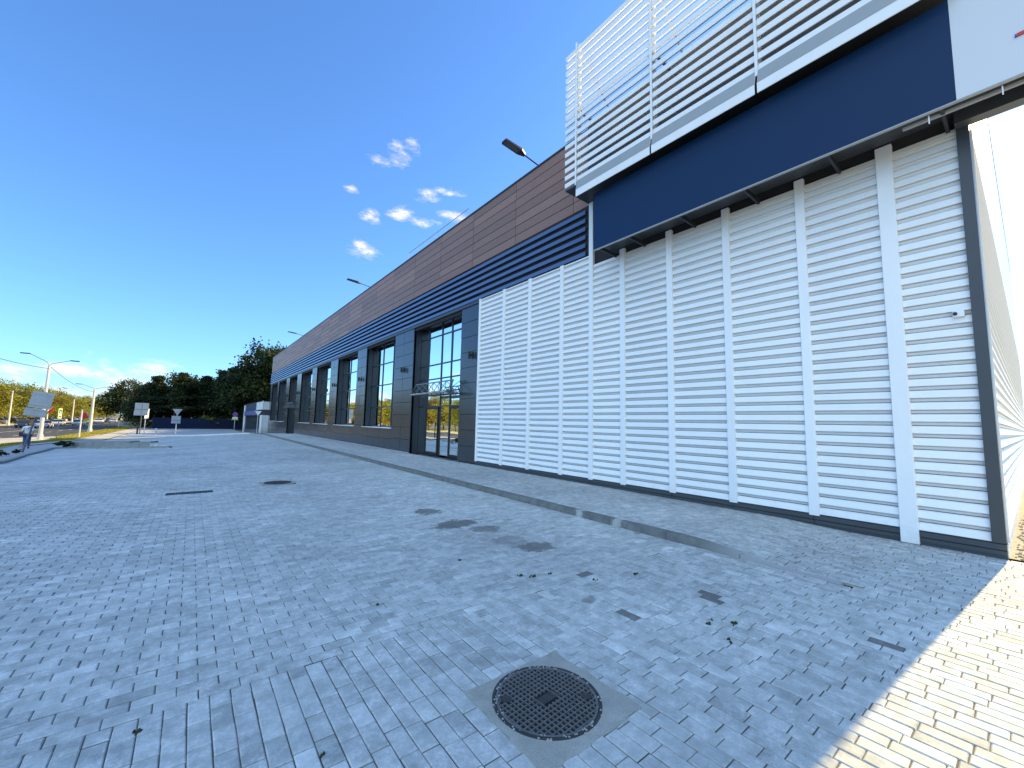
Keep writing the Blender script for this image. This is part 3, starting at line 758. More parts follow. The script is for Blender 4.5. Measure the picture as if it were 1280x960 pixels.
for q in range(7):
    a=67.4+q*2.9; mb = MB()
    for (u0,u1,v0,v1) in ((a,a+.1,gz,1.95),(a+2.6,a+2.7,gz,1.95),(a+1.3,a+1.38,gz,1.95),(a,a+2.7,1.85,1.95)): mb.box(7.54,7.62,u0,u1,v0,v1)
    w = mb.build('shopfront', M['frame'], T)
    mb = MB(); mb.add([(7.58,a,gz),(7.58,a+2.7,gz),(7.58,a+2.7,1.9),(7.58,a,1.9)],[(0,1,2,3)]); mb.build('pane', M['glass'], w, fixn=False)

# ------------------------------------------------------------------ fence, wall, posts, signs
T = thing('sheet_metal_fence','long navy profiled sheet metal fence in front of the dark trees','fence',(0,116,-1.2))
mb = MB(); pr=[]; x=-6.6; i=0
while x < 12: pr += [(x,116.0),(x+.05,115.96),(x+.13,115.96),(x+.18,116.0)]; x += .25
vs=[(a,b,g(a,b)-.3) for a,b in pr]+[(a,b,g(a,b)+2.32) for a,b in pr]; n=len(pr)
mb.add(vs,[(i,i+1,i+1+n,i+n) for i in range(n-1)])
mb.build('sheet', mat('navy_fence_paint',(.006,.014,.042),.6,0,.2), T, fixn=False)
for x in fr(-6.6,11.9,7):
    mb = MB(); mb.box(x-.04,x+.04,116.03,116.11,-1.6,1.05); mb.build('post', M['charcoal'], T)
# low concrete wall with stepped end
T = thing('low_wall','low stepped grey concrete wall at the edge of the paved forecourt','wall',(-4.5,38.5,-.6))
P=[(-6.58,41.6),(-3.16,37.2),(-2.06,36.4)]
for (a,b,h) in ((P[0],P[1],.38),(P[1],P[2],.30)):
    d=Vector((b[0]-a[0],b[1]-a[1])).normalized(); nrm=Vector((-d.y,d.x)); w=.32
    mb=MB(); q=[a,b,(b[0]+nrm.x*w*2,b[1]+nrm.y*w*2),(a[0]+nrm.x*w*2,a[1]+nrm.y*w*2)]
    vs=[(x,y,g(x,y)-.2) for x,y in q]+[(x,y,g(x,y)+h) for x,y in q]
    mb.add(vs,[(0,3,2,1),(4,5,6,7),(0,1,5,4),(1,2,6,5),(2,3,7,6),(3,0,4,7)]); mb.build('wall_segment', M['concrete'], T)
mb=MB(); a=P[2]; vs=[(a[0],a[1],g(*a)+.22),(a[0]+1.5,a[1]-1.9,g(*a)+.03),(a[0]+2.0,a[1]-1.3,g(*a)+.03),(a[0]+.45,a[1]+.5,g(*a)+.22)]
vs += [(x,y,z-.5) for x,y,z in vs]; mb.add(vs,[(0,1,2,3),(4,7,6,5),(0,4,5,1),(1,5,6,2),(2,6,7,3),(3,7,4,0)]); mb.build('ramp', M['paver_sheet'], T)

M['sign_back']=worn('sign_back_metal',(.36,.38,.40),.4,.6,.15,3,.1); M['post']=worn('grey_post',(.12,.13,.14),.5,.4); M['postw']=worn('pale_post',(.55,.55,.54),.5,.2)
def plate(mb,x0,x1,z0,z1,y=0,t=.02): mb.box(x0,x1,y-t/2,y+t/2,z0,z1)
# leaning sign seen from behind
T = thing('road_sign','large grey road sign seen from behind, two plates on a leaning post beside the path','road sign',(-7.55,36.0,g(-7.5,36)))
T.rotation_euler=(0,rad(9.5),rad(-4))
mb=MB(); mb.tube([(0,.06,-.3),(0,.06,3.55)],.045,8); local(mb.build('post',M['post'],T))
mb=MB(); plate(mb,-.46,.44,2.62,3.6); local(mb.build('sign_plate',M['sign_back'],T))
mb=MB(); plate(mb,-.52,.38,2.12,2.57); local(mb.build('sign_plate',M['sign_back'],T))
mb=MB()
for z in (2.2,2.5,2.8,3.45): mb.box(-.42,.36,-.055,-.012,z-.02,z+.02)
local(mb.build('rail',M['sign_back'],T))
def pole_sign(name,label,cat,x,y,h,parts,rz=0,r=.035,pm='postw',group=None,tilt=0):
    T=thing(name,label,cat,(x,y,g(x,y)),rad(rz),group); T.rotation_euler=(0,rad(tilt),rad(rz))
    mb=MB(); mb.tube([(0,.04,-.3),(0,.04,h)],r,8); local(mb.build('post',M[pm],T))
    for nm,shape,cx,cz,w,hh,mm in parts:
        mb=MB()
        if shape=='rect': plate(mb,cx-w/2,cx+w/2,cz-hh/2,cz+hh/2)
        elif shape=='tri':
            q=[(cx-w/2,cz+hh/2),(cx+w/2,cz+hh/2),(cx,cz-hh/2)]
            mb.add([(a,-.012,b) for a,b in q]+[(a,.012,b) for a,b in q],[(0,2,1),(3,4,5),(0,1,4,3),(1,2,5,4),(2,0,3,5)])
        elif shape.startswith('disc'):
            off=-.012-.004*int(shape[4:] or 0); n=24
            q=[(cx+w/2*math.cos(2*PI*i/n),cz+w/2*math.sin(2*PI*i/n)) for i in range(n)]
            mb.add([(a,off,b) for a,b in q]+[(a,off+.012,b) for a,b in q],[tuple(range(n)),tuple(range(n,2*n))[::-1]]+[(i,(i+1)%n,n+(i+1)%n,n+i) for i in range(n)])
        elif shape=='front': plate(mb,cx-w/2,cx+w/2,cz-hh/2,cz+hh/2,-.014,.006)
        elif shape=='front2': plate(mb,cx-w/2,cx+w/2,cz-hh/2,cz+hh/2,-.020,.005)
        elif shape=='trifront':
            q=[(cx-w/2,cz-hh/2),(cx+w/2,cz-hh/2),(cx,cz+hh/2)]; mb.add([(a,-.026,b) for a,b in q]+[(a,-.018,b) for a,b in q],[(0,1,2),(3,5,4),(0,3,4,1),(1,4,5,2),(2,5,3,0)])
        o=local(mb.build(nm,mm,T))
    return T
yg=mat('fluorescent_yellow',(.62,.75,.05),.5); bl=mat('sign_blue',(.02,.08,.42),.4); wh=mat('sign_white',(.8,.8,.8),.4); bk=mat('sign_black',(.02,.02,.02),.5); rd=mat('sign_red',(.55,.02,.03),.4); pl=mat('sign_violet_blue',(.08,.10,.40),.4)
pole_sign('crossing_sign','pedestrian crossing sign with a bright yellow green border beside the grass verge','road sign',-11.15,64.3,2.3,
  [('border','rect',0,2.78,.78,1.05,yg),('blue_field','front',0,2.78,.58,.85,bl),('white_triangle','trifront',0,2.80,.50,.58,wh),('figure','front2',0,0,.0,.0,bk)][:3],80,.035,'post')
T=bpy.data.objects['crossing_sign']; mb=MB(); mb.tube([(0,-.03,2.86),(.01,-.03,2.74)],.03,6); mb.tube([(0,-.03,2.74),(-.05,-.03,2.60)],.018,6); mb.tube([(0,-.03,2.74),(.07,-.03,2.60)],.018,6); mb.disc((0,0),.03,-.03-2.9,-2.9,8)
mb.v=[v if i<len(mb.v)-16 else (v[0],-.03+(v[2]+2.915)*.3,2.91+v[1]) for i,v in enumerate(mb.v)]
local(mb.build('pictogram',bk,T))
pole_sign('give_way_sign','grey back of a give way sign with a square plate below it','road sign',-1.58,70.6,3.45,[('sign_plate','tri',0,3.05,1.05,.85,M['sign_back']),('sign_plate','rect',-.07,2.05,.95,1.0,M['sign_back']),('rail','front',-.07,1.95,.9,.06,M['post'])],0,.05)
pole_sign('parking_sign','tall pair of square sign plates seen from behind on a dark post','road sign',-5.75,79.3,4.55,[('sign_plate','rect',-.05,3.95,1.5,1.15,M['sign_back']),('sign_plate','rect',-.1,3.05,1.5,.65,M['sign_back']),('rail','front',-.05,3.6,1.4,.06,M['post'])],0,.06,'post')
pole_sign('sign_post','pale post with one narrow sign seen almost edge on, right of the tall pair','road sign',-5.5,82.8,3.0,[('sign_plate','rect',.1,3.0,.55,1.5,wh)],35,.05)
pole_sign('no_stopping_sign','round blue sign with a red rim above a white plate, before the navy fence','road sign',7.3,106.0,3.2,[('rim','disc0',0,3.35,1.0,1,rd),('face','disc1',0,3.35,.82,1,pl),('plate','rect',0,2.6,.95,.42,wh),('wings','front',0,2.25,1.25,.16,yg)],0,.05)
pole_sign('give_way_sign','white triangle give way sign on a post in front of the low annex','road sign',6.45,59.5,2.55,[('sign_plate','tri',0,2.62,.72,.62,wh)],0,.035)
pole_sign('marker_post','short white marker post on the pale kerb','post',-3.88,77.0,.9,[('cap','rect',0,.86,.14,.1,wh)],0,.08)
pole_sign('bollard','short black bollard beside the tall pair of square sign plates','bollard',-6.0,79.0,1.35,[('cap','rect',0,1.33,.16,.06,M['black'])],0,.10,'black' if 'black' in M else 'post')
pole_sign('wooden_post','pale post with a grey timber top between the two street lamps','post',-10.28,69.3,3.3,[('crosspiece','rect',0,3.2,.16,.2,M['lampgrey'])],0,.07)
# ---- street lamps
def lamp(name,label,x,y,h,arms,r=.14,group='street lamps along the road',tilt=0,headm=None):
    T=thing(name,label,'street lamp',(x,y,g(x,y)),0,group); T.rotation_euler=(0,rad(tilt),0)
    mb=MB(); mb.tube([(0,0,-.3),(0,0,.5),(0,0,.52),(0,0,h)],[r*1.35,r*1.35,r,r*.62],12); local(mb.build('pole',M['lampgrey'],T,smooth=False))
    for (dx,dz) in arms:
        mb=MB(); mb.tube([(0,0,h-.25),(0,0,h),(dx*.12,0,h+dz*.35),(dx,0,h+dz)],.04,8); a=local(mb.build('arm',M['steel'],T))
        mb=MB(); sx_=1 if dx>0 else -1
        mb.prism([(dx,-.06),(dx+sx_*.15,-.13),(dx+sx_*.7,-.11),(dx+sx_*.74,0),(dx+sx_*.7,.11),(dx+sx_*.15,.13),(dx,.06)],'z',h+dz-.03,h+dz+.07); local(mb.build('lamp_head',M['blackpaint'],a))
    return T
lamp('street_lamp','nearest double arm street lamp behind the large leaning road sign',-12.6,65.5,7.9,((-1.45,1.15),(1.5,.7)),.17)
lamp('street_lamp','second double arm street lamp on the sunlit verge, with a red flag',-12.35,90.6,6.6,((-1.4,.75),(1.4,.5)),.2)
lamp('street_lamp','single arm street lamp across the road at the far left edge',-30.15,132.4,7.3,((1.6,.4),),.17)
lamp('street_lamp','single arm street lamp across the road behind the crossing sign',-29.9,188,7.3,((1.6,.4),),.2)
lamp('street_lamp','single arm street lamp across the road between the two double arm lamps',-30.0,160,7.5,((1.6,.4),),.17)
mb=MB()
def cable(a,b,sag): return [tuple(Vector(a).lerp(Vector(b),t)-Vector((0,0,sag*4*t*(1-t)))) for t in fr(0,1,14)]
mb.tube(cable((-12.5,65.5,6.6),(-12.3,90.6,5.0),.5),.025,5); tag(mb.build('overhead_cable',M['black']),'sagging black cable between the two double arm street lamps','cable')
mb=MB(); mb.tube(cable((-12.6,65.5,6.4),(-13.6,30,6.9),.6),.025,5); tag(mb.build('overhead_cable',M['black']),'black cable running left from the nearest double arm street lamp','cable')
mb=MB(); mb.tube(cable((-12.6,65.5,3.9),(-34,132,6.0),.3),.025,5); tag(mb.build('overhead_cable',M['black']),'low black cable crossing the road from the nearest double arm street lamp','cable')
# flags hung on lamp posts
def flag(label,x,y,z,w,h,rz):
    T=thing('flag',label,'flag',(x,y,z),rad(rz))
    mb=MB(); mb.tube([(0,0,-.1),(-.55,0,h+.25)],.025,6); local(mb.build('staff',M['steel'],T))
    def cloth(z0,z1,m,nm):
        mb=MB(); n=12; mm=6; vs=[]
        for j in range(mm+1):
            for i in range(n+1):
                u=i/n; v=z0+(z1-z0)*j/mm; drop=.55*u*u
                vs.append((-.55*v-w*u, .10*math.sin(u*8+v*2)*(.3+u), v*h*(1-.12*u)-drop*h*.35))
        q=[(j*(n+1)+i,j*(n+1)+i+1,(j+1)*(n+1)+i+1,(j+1)*(n+1)+i) for j in range(mm) for i in range(n)]
        nv=len(vs); vs += [(a,b+.008,c) for a,b,c in vs]; q += [tuple(nv+i for i in f)[::-1] for f in q]
        mb.add(vs,q); local(mb.build(nm,m,T,smooth=True,fixn=False))
    cloth(.32,1.0,mat('flag_red',(.60,.02,.03),.7),'red_field'); cloth(0,.31,mat('flag_green',(.25,.42,.04),.7),'green_stripe')
flag('red and green flag hanging from the lamp post on the sunlit verge',-12.45,90.6,.55,.6,1.25,0)
flag('red and green flag on the nearest lamp post, partly hidden by the large leaning sign',-12.5,65.6,1.5,.12,.6,180)
# guard rail by the road
T=thing('guard_rail','white barred guard rail between path and road near the dark tree','railing',(-11,130,-1.2))
a=Vector((-12.7,125.2)); b=Vector((-9.6,137)); 
mb=MB(); mb.bar((a.x,a.y,-.05),(b.x,b.y,-.05),.07); mb.bar((a.x,a.y,-1.0),(b.x,b.y,-1.0),.06)
for i in range(60):
    q=a.lerp(b,i/59); mb.box(q.x-.03,q.x+.03,q.y-.03,q.y+.03,-1.0,-.05)
mb.build('bars',M['white'],T)
for i in range(6):
    q=a.lerp(b,i/5); mb=MB(); mb.box(q.x-.07,q.x+.07,q.y-.07,q.y+.07,-1.3,.05); mb.build('post',M['white'],T)

# ------------------------------------------------------------------ cars
def make_car(label,x,y,col,rz,group,kind='hatch'):
    T=thing('car',label,'car',(x,y,g(x,y)-.045),rad(rz),group)
    pm=bpy.data.materials.get('car_%d_%d_%d'%tuple(int(c*100) for c in col)) or mat('car_%d_%d_%d'%tuple(int(c*100) for c in col),col,.25)
    pm.node_tree.nodes['Principled BSDF'].inputs['Coat Weight'].default_value=.6
    # profile along length (y), nose at +y
    low=[(-2.1,.32),(-2.15,.55),(-2.1,.86),(-1.9,.95),(.95,.93),(1.75,.82),(2.12,.66),(2.15,.40),(2.08,.28)]
    W=.88; secs=[(-W,.0),(-W*.97,.0)]
    mb=MB(); n=len(low)
    rings=[(-W+.03,.94),(-W,1.0),(W,1.0),(W-.03,.94)]
    xs_=[-W+.07,-W,-W,W,W,W-.07]; vs=[]
    for xx,sc in ((-W+.06,.96),(-W,1.0),(W,1.0),(W-.06,.96)):
        vs += [(xx,yy*sc,.32+(zz-.32)*(1 if sc==1 else 1.03)) for yy,zz in low]
    fs=[]
    for s_ in range(3):
        for i in range(n): fs.append((s_*n+i,s_*n+(i+1)%n,(s_+1)*n+(i+1)%n,(s_+1)*n+i))
    fs += [tuple(range(n))[::-1],tuple(range(3*n,4*n))]
    mb.add(vs,fs); local(mb.build('body',pm,T))
    cab=[(-1.85,.94),(-1.45,1.40),(-1.2,1.46),(.1,1.46),(.35,1.40),(1.12,.93)]
    mb=MB(); m_=len(cab); vs=[]
    for xx in (-1,1):
        for yy,zz in cab: vs.append((xx*(W-.05-(zz-.93)*.30),yy,zz))
    mb.add(vs,[(i,i+1,i+1+m_,i+m_) for i in range(m_-1)]+[tuple(range(m_))[::-1],tuple(range(m_,2*m_))]); local(mb.build('windows',M['frame'],T))
    mb=MB(); vs=[]
    for xx in (-1,1):
        for yy,zz in ((-1.5,1.41),(-1.2,1.475),(.1,1.475),(.38,1.41)): vs.append((xx*(W-.20),yy,zz))
    vs2=[(a,b,c-.03) for a,b,c in vs]; mb.add(vs+vs2,[(0,1,5,4),(1,2,6,5),(2,3,7,6),(8,12,13,9),(9,13,14,10),(10,14,15,11),(0,8,9,1),(1,9,10,2),(2,10,11,3),(4,5,13,12),(5,6,14,13),(6,7,15,14),(0,4,12,8),(3,11,15,7)]); local(mb.build('roof',pm,T))
    for yy in (-1.3,1.32):
        for sx_ in (-1,1):
            mb=MB(); mb.tube([(sx_*(W-.18),yy,.32),(sx_*(W+.01),yy,.32)],.32,18); w_=local(mb.build('wheel',M['black'],T))
            mb=MB(); mb.tube([(sx_*(W-.0),yy,.32),(sx_*(W+.02),yy,.32)],.19,14); local(mb.build('rim',M['steel'],w_))
    for sx_ in (-1,1):
        mb=MB(); mb.box(sx_*.5,sx_*.8,2.0,2.145,.58,.70); local(mb.build('headlight',mat('headlight',(.8,.8,.75),.2) if 'headlight' not in bpy.data.materials else bpy.data.materials['headlight'],T))
        mb=MB(); mb.box(sx_*.55,sx_*.84,-2.165,-2.05,.66,.80); local(mb.build('tail_light',rd,T))
    return T
gA='cars driving on the road'; gB='cars parked across the road'
for a in (('black car on the road just above the walking person',-25.0,119.0,(.02,.02,.025),180,gA),('silver white car on the road behind the crossing sign',-24.6,141,(.62,.66,.70),180,gA),
          ('pale car half hidden by the nearest lamp post',-22.2,117,(.60,.58,.62),0,gA),('grey blue car on the road left of the second lamp post',-21.6,143.6,(.25,.33,.38),180,gA),
          ('dark red car on the road beside the silver white car',-25.6,133,(.16,.02,.05),180,gA),
          ('white car far off on the road, left of the dark tree',-24.0,190,(.7,.7,.7),180,gA),('light grey car farthest right on the road, next to the dark tree',-21.4,197,(.55,.57,.6),0,gA),
          ('black car far off on the road behind the white car',-24.5,215,(.03,.03,.03),180,gA)): make_car(*a)
cols=[(.7,.7,.7),(.5,.5,.52),(.03,.03,.03),(.72,.72,.7),(.3,.05,.05),(.65,.66,.7),(.1,.12,.2),(.7,.7,.68),(.55,.55,.55),(.05,.06,.06),(.7,.7,.72),(.62,.6,.55)]
nm_=['white','grey','black','cream white','dark red','silver','navy','off white','mid grey','green black','bright white','beige']
for i,(c_,n_) in enumerate(zip(cols,nm_)):
    make_car('%s car parked under the autumn trees across the road, number %d counted from the left'%(n_,i+1) if False else '%s car parked under the autumn trees across the road'%n_,-36.2,141+i*8.2,c_,88+random.uniform(-3,3),gB)

# ------------------------------------------------------------------ person
def skin(verts, edges, radii, name, m, sub=2):
    me=bpy.data.meshes.new(name); me.from_pydata(verts,edges,[]); o=bpy.data.objects.new(name,me); COL.objects.link(o)
    md=o.modifiers.new('s','SKIN'); 
    for i,r in enumerate(radii):
        me.skin_vertices[0].data[i].radius=(r if isinstance(r,tuple) else (r,r))
    me.skin_vertices[0].data[0].use_root=True
    o.modifiers.new('b','SUBSURF').levels=sub
    dg=bpy.context.evaluated_depsgraph_get(); ev=o.evaluated_get(dg); nm=bpy.data.meshes.new_from_object(ev)
    o.modifiers.clear(); o.data=nm; nm.polygons.foreach_set('use_smooth',[True]*len(nm.polygons)); nm.materials.clear(); nm.materials.append(m); return o
T=thing('person','person in white top and blue jeans walking along the path','person',(-8.37,40.6,g(-8.37,40.6)+.02),rad(12))
sk=mat('skin',(.45,.28,.2),.55)
V=[(0,0,.90),(0,0,1.08),(0,.01,1.30),(0,.01,1.40),(0,.02,1.47),(0,.03,1.56),(0,.03,1.64),
   (.10,0,.87),(.10,.10,.48),(.10,.05,.09),(.10,.19,.035), (-.10,0,.87),(-.10,-.02,.48),(-.10,-.20,.12),(-.10,-.12,.03),
   (.18,.01,1.36),(.23,-.05,1.10),(.22,.08,.87),(.22,.12,.79), (-.18,.01,1.36),(-.24,.05,1.10),(-.22,-.02,.88),(-.21,-.03,.80)]
Eg=[(0,1),(1,2),(2,3),(3,4),(4,5),(5,6),(0,7),(7,8),(8,9),(9,10),(0,11),(11,12),(12,13),(13,14),(3,15),(15,16),(16,17),(17,18),(3,19),(19,20),(20,21),(21,22)]
Rr=[(.14,.10),(.125,.09),(.15,.10),(.10,.08),.05,.085,.075,.085,.058,.042,.035,.085,.058,.042,.035,.055,.042,.032,.035,.055,.042,.032,.035]
def attach(o,T): o.parent=T; o.matrix_parent_inverse=Matrix.Identity(4)
o=skin(V,Eg,Rr,'body',sk); attach(o,T)
sel=lambda idx:[V[i] for i in idx]
o=skin([(0,0,.93),(0,0,1.08),(0,.01,1.30),(0,.01,1.40),(.18,.01,1.365),(.225,-.05,1.12),(-.18,.01,1.365),(-.235,.05,1.12)],[(0,1),(1,2),(2,3),(3,4),(4,5),(3,6),(6,7)],[(.165,.125),(.15,.11),(.17,.12),(.11,.09),.075,.062,.075,.062],'shirt',mat('white_shirt',(.75,.76,.78),.8)); attach(o,T)
o=skin([(0,0,.93),(.10,0,.86),(.10,.10,.48),(.10,.055,.12),(-.10,0,.86),(-.10,-.02,.48),(-.10,-.19,.14)],[(0,1),(1,2),(2,3),(0,4),(4,5),(5,6)],[(.16,.115),.10,.075,.06,.10,.075,.06],'jeans',mat('blue_jeans',(.05,.08,.17),.85)); attach(o,T)
o=skin([(0,.02,1.60),(0,-.01,1.66),(0,-.04,1.58),(0,-.05,1.48)],[(0,1),(1,2),(2,3)],[.095,.085,.09,.06],'hair',mat('dark_hair',(.02,.015,.012),.6)); attach(o,T)
for sx_,yy in ((.10,.10),(-.10,-.15)):
    mb=MB(); mb.box(sx_-.045,sx_+.045,yy-.09,yy+.15,.0,.075 if yy>0 else .09); local(mb.build('shoe',M['black'],T))
B2=thing('shoulder_bag','dark shoulder bag hanging at the left hip of the walking person','bag',(-8.37,40.6,g(-8.37,40.6)+.02),rad(12))
mb=MB(); mb.prism([(-.20,-.16),(-.36,-.13),(-.37,.10),(-.22,.14)],'z',.80,1.06); local(mb.build('pouch',M['blackpaint'],B2))
mb=MB(); mb.tube([(-.24,-.13,1.05),(-.05,-.16,1.25),(.14,-.06,1.44),(.16,.03,1.46),(.08,.14,1.38),(-.22,.14,1.05)],.014,6); local(mb.build('strap',M['blackpaint'],B2))

# ------------------------------------------------------------------ trees
def leaf_mat(name,c0,c1,c2):
    m=mat(name,c1,.6,0,.25); k=NT(m); at=k.n('ShaderNodeAttribute',attribute_name='tint').outputs['Fac']
    oi=k.n('ShaderNodeObjectInfo').outputs['Random']
    f=k.math('ADD',k.math('MULTIPLY',at,.75),k.math('MULTIPLY',oi,.25)); c=k.ramp(f,[(.1,c0),(.5,c1),(.9,c2)]); k.l(c,k.b.inputs['Base Color'])
    tr=k.n('ShaderNodeBsdfTranslucent'); k.l(c,tr.inputs[0]); mx=k.n('ShaderNodeMixShader',inp={0:.30,1:k.b.outputs[0],2:tr.outputs[0]}); k.l(mx.outputs[0],k.t.nodes['Material Output'].inputs[0]); return m
LM={'gold':leaf_mat('golden_leaves',(.10,.10,.013),(.22,.205,.024),(.38,.32,.038)),'lime':leaf_mat('yellow_green_leaves',(.07,.10,.014),(.15,.18,.026),(.28,.28,.04)),
    'green':leaf_mat('dark_green_leaves',(.012,.026,.008),(.026,.045,.012),(.075,.085,.022)),'pine':leaf_mat('pine_needles',(.010,.020,.009),(.022,.038,.013),(.075,.085,.026)),
    'rust':leaf_mat('orange_leaves',(.10,.035,.01),(.22,.075,.015),(.34,.13,.02)),'brown':leaf_mat('brown_leaves',(.05,.035,.012),(.10,.06,.018),(.17,.09,.02))}
BARK=rough_mat('bark',(.05,.042,.035),(.10,.085,.07),4); PBARK=rough_mat('pine_bark',(.09,.05,.03),(.16,.09,.05),4)
def make_tree(name,kind,h,w,seed,style='round',leaf=.34,nclump=70,per=46):
    r_=np.random.default_rng(seed); T=thing(name,'tree','tree',(0,0,0))
    bm_=MB(); ht=h*(.32 if style!='pine' else .5)
    bend=r_.normal(0,.03*h,2)
    bm_.tube([(0,0,-.4),(0,0,.15*h),(bend[0]*.5,bend[1]*.5,ht),(bend[0],bend[1],h*.82)],[.030*h*.6,.022*h*.6,.016*h*.6,.004*h],8)
    cl=[]
    for i in range(nclump):
        if style=='pine':
            t_=r_.uniform(0,1)**.8; z=h*(.30+.68*t_); R=w/2*(1-t_**1.6*.7)*(.55+.45*math.sin(t_*17+seed))*r_.uniform(.6,1.35); a=r_.uniform(0,2*PI); d=R*math.sqrt(r_.uniform(.12,1)); cs=(.17*w*(1-.35*t_),.17*w*(1-.35*t_),.035*h*.6)
        else:
            u=r_.normal(0,1,3); u/=np.linalg.norm(u); q=r_.uniform(.35,1)**.6
            lob=1+.22*math.sin(3*math.atan2(u[1],u[0])+seed)+.16*math.sin(5*u[2]+seed*2)+r_.uniform(-.12,.16)
            z=h*.58+u[2]*q*h*.40*lob; d=q*w/2*math.hypot(u[0],u[1])*lob; a=math.atan2(u[1],u[0]); cs=(.13*w,.13*w,.09*h*.8)
        cl.append((d*math.cos(a)+bend[0]*z/h,d*math.sin(a)+bend[1]*z/h,z,cs,r_.uniform(0,1)))
    for c_ in cl[::4]:
        z0=max(.2*h,c_[2]-.25*h*r_.uniform(.6,1)) if style!='pine' else c_[2]-.02*h
        f=z0/h; bm_.tube([(bend[0]*f,bend[1]*f,z0),(c_[0]*.55,c_[1]*.55,(z0+c_[2])/2+.02*h),(c_[0],c_[1],c_[2])],[.007*h,.005*h,.0015*h],5,False)
    local(bm_.build('trunk',PBARK if style=='pine' else BARK,T,smooth=True))
    n=len(cl)*per; C=np.repeat(np.array([[c[0],c[1],c[2]] for c in cl]),per,0); CS=np.repeat(np.array([c[3] for c in cl]),per,0); TT=np.repeat(np.array([c[4] for c in cl]),per)
    pnt=C+r_.normal(0,.55,(n,3))*CS; nr=r_.normal(0,1,(n,3)); nr[:,2]+=.5; nr/=np.linalg.norm(nr,axis=1)[:,None]
    ax=np.cross(nr,r_.normal(0,1,(n,3))); ax/=np.linalg.norm(ax,axis=1)[:,None]; ay=np.cross(nr,ax); s_=leaf*r_.uniform(.5,1.15,(n,1))
    vs=np.stack([pnt-ax*s_*.5,pnt+ay*s_*.33,pnt+ax*s_*.5,pnt-ay*s_*.33],1).reshape(-1,3)
    me=bpy.data.meshes.new('crown'); me.vertices.add(n*4); me.vertices.foreach_set('co',vs.astype(np.float32).ravel())
    me.loops.add(n*4); me.loops.foreach_set('vertex_index',np.arange(n*4,dtype=np.int32)); me.polygons.add(n); me.polygons.foreach_set('loop_start',np.arange(n,dtype=np.int32)*4); me.update(calc_edges=True)
    tint=np.clip(np.repeat(TT*.75+r_.uniform(0,.3,n),4),0,1).astype(np.float32); at=me.attributes.new('tint','FLOAT','POINT'); at.data.foreach_set('value',tint)
    me.materials.append(LM[kind]); o=bpy.data.objects.new('crown',me); COL.objects.link(o); attach(o,T); return T
def place(T,x,y,sc,rz,label,group=None,first=False,sxy=1):
    o=T if first else copy_tree(T)
    o.location=(x,y,g(x,y)); o.rotation_euler=(0,0,rz); o.scale=(sc*sxy,sc*sxy,sc); tag(o,label,'tree',group); return o
used=set()
def put_tree(T,*a,**kw):
    f=T.name not in used; used.add(T.name); return place(T,*a,first=f,**kw)
PR={'g1':make_tree('autumn_tree','gold',9.5,8.0,3,leaf=.42,nclump=90,per=55),'g2':make_tree('autumn_tree','lime',10,8.6,5,leaf=.42,nclump=90,per=55),'g3':make_tree('autumn_tree','brown',8.5,7.5,8,leaf=.42,nclump=90,per=55),
    'd1':make_tree('broadleaf_tree','green',12,12.0,11,nclump=170,per=90,leaf=.62),'d2':make_tree('broadleaf_tree','green',18,12,14,nclump=220,per=90,leaf=.72),
    'p1':make_tree('pine_tree','pine',15,8.5,21,'pine',.55,130,90),'p2':make_tree('pine_tree','pine',16,7.5,26,'pine',.55,130,90),'r1':make_tree('autumn_tree','rust',8,6.5,31)}
gT='autumn trees across the road'
# trees of the row in view, then those that only the shop windows mirror
i=0; names=['golden','lime green','brown tinged','pale yellow','ochre','olive','straw coloured','amber','mustard','yellow green']
row=[]
for Y in np.arange(92,330,6.6): row.append((-38+random.uniform(-1.5,1.5),Y+random.uniform(-1.2,1.2)))
for Y in np.arange(100,340,9): row.append((-47+random.uniform(-2,2),Y+random.uniform(-1.5,1.5)))
for j,(x,y) in enumerate(row):
    kk=random.choice(['g1','g1','g2','g2','g3']); nmk={'g1':'golden','g2':'yellow green','g3':'brownish'}[kk]
    back = x<-43
    if y < 150: lab='autumn tree left of the picture that only the shop windows mirror'; grp='trees mirrored in the shop windows'
    else:
        lab='%s autumn tree in the dense %s row across the road'%(nmk,'rear' if back else 'front'); grp='%s %s autumn trees across the road'%(nmk,'rear' if back else 'front')
    put_tree(PR[kk],x,y,random.uniform(.85,1.15)*(1.12 if back else 1),random.uniform(0,6.28),lab,grp)
put_tree(PR['d1'],-15.1,169,.98,.4,'dark round broadleaf tree standing alone between road and navy fence')
put_tree(PR['r1'],-10.6,163,1.32,2.0,'orange autumn tree just right of the dark round tree')
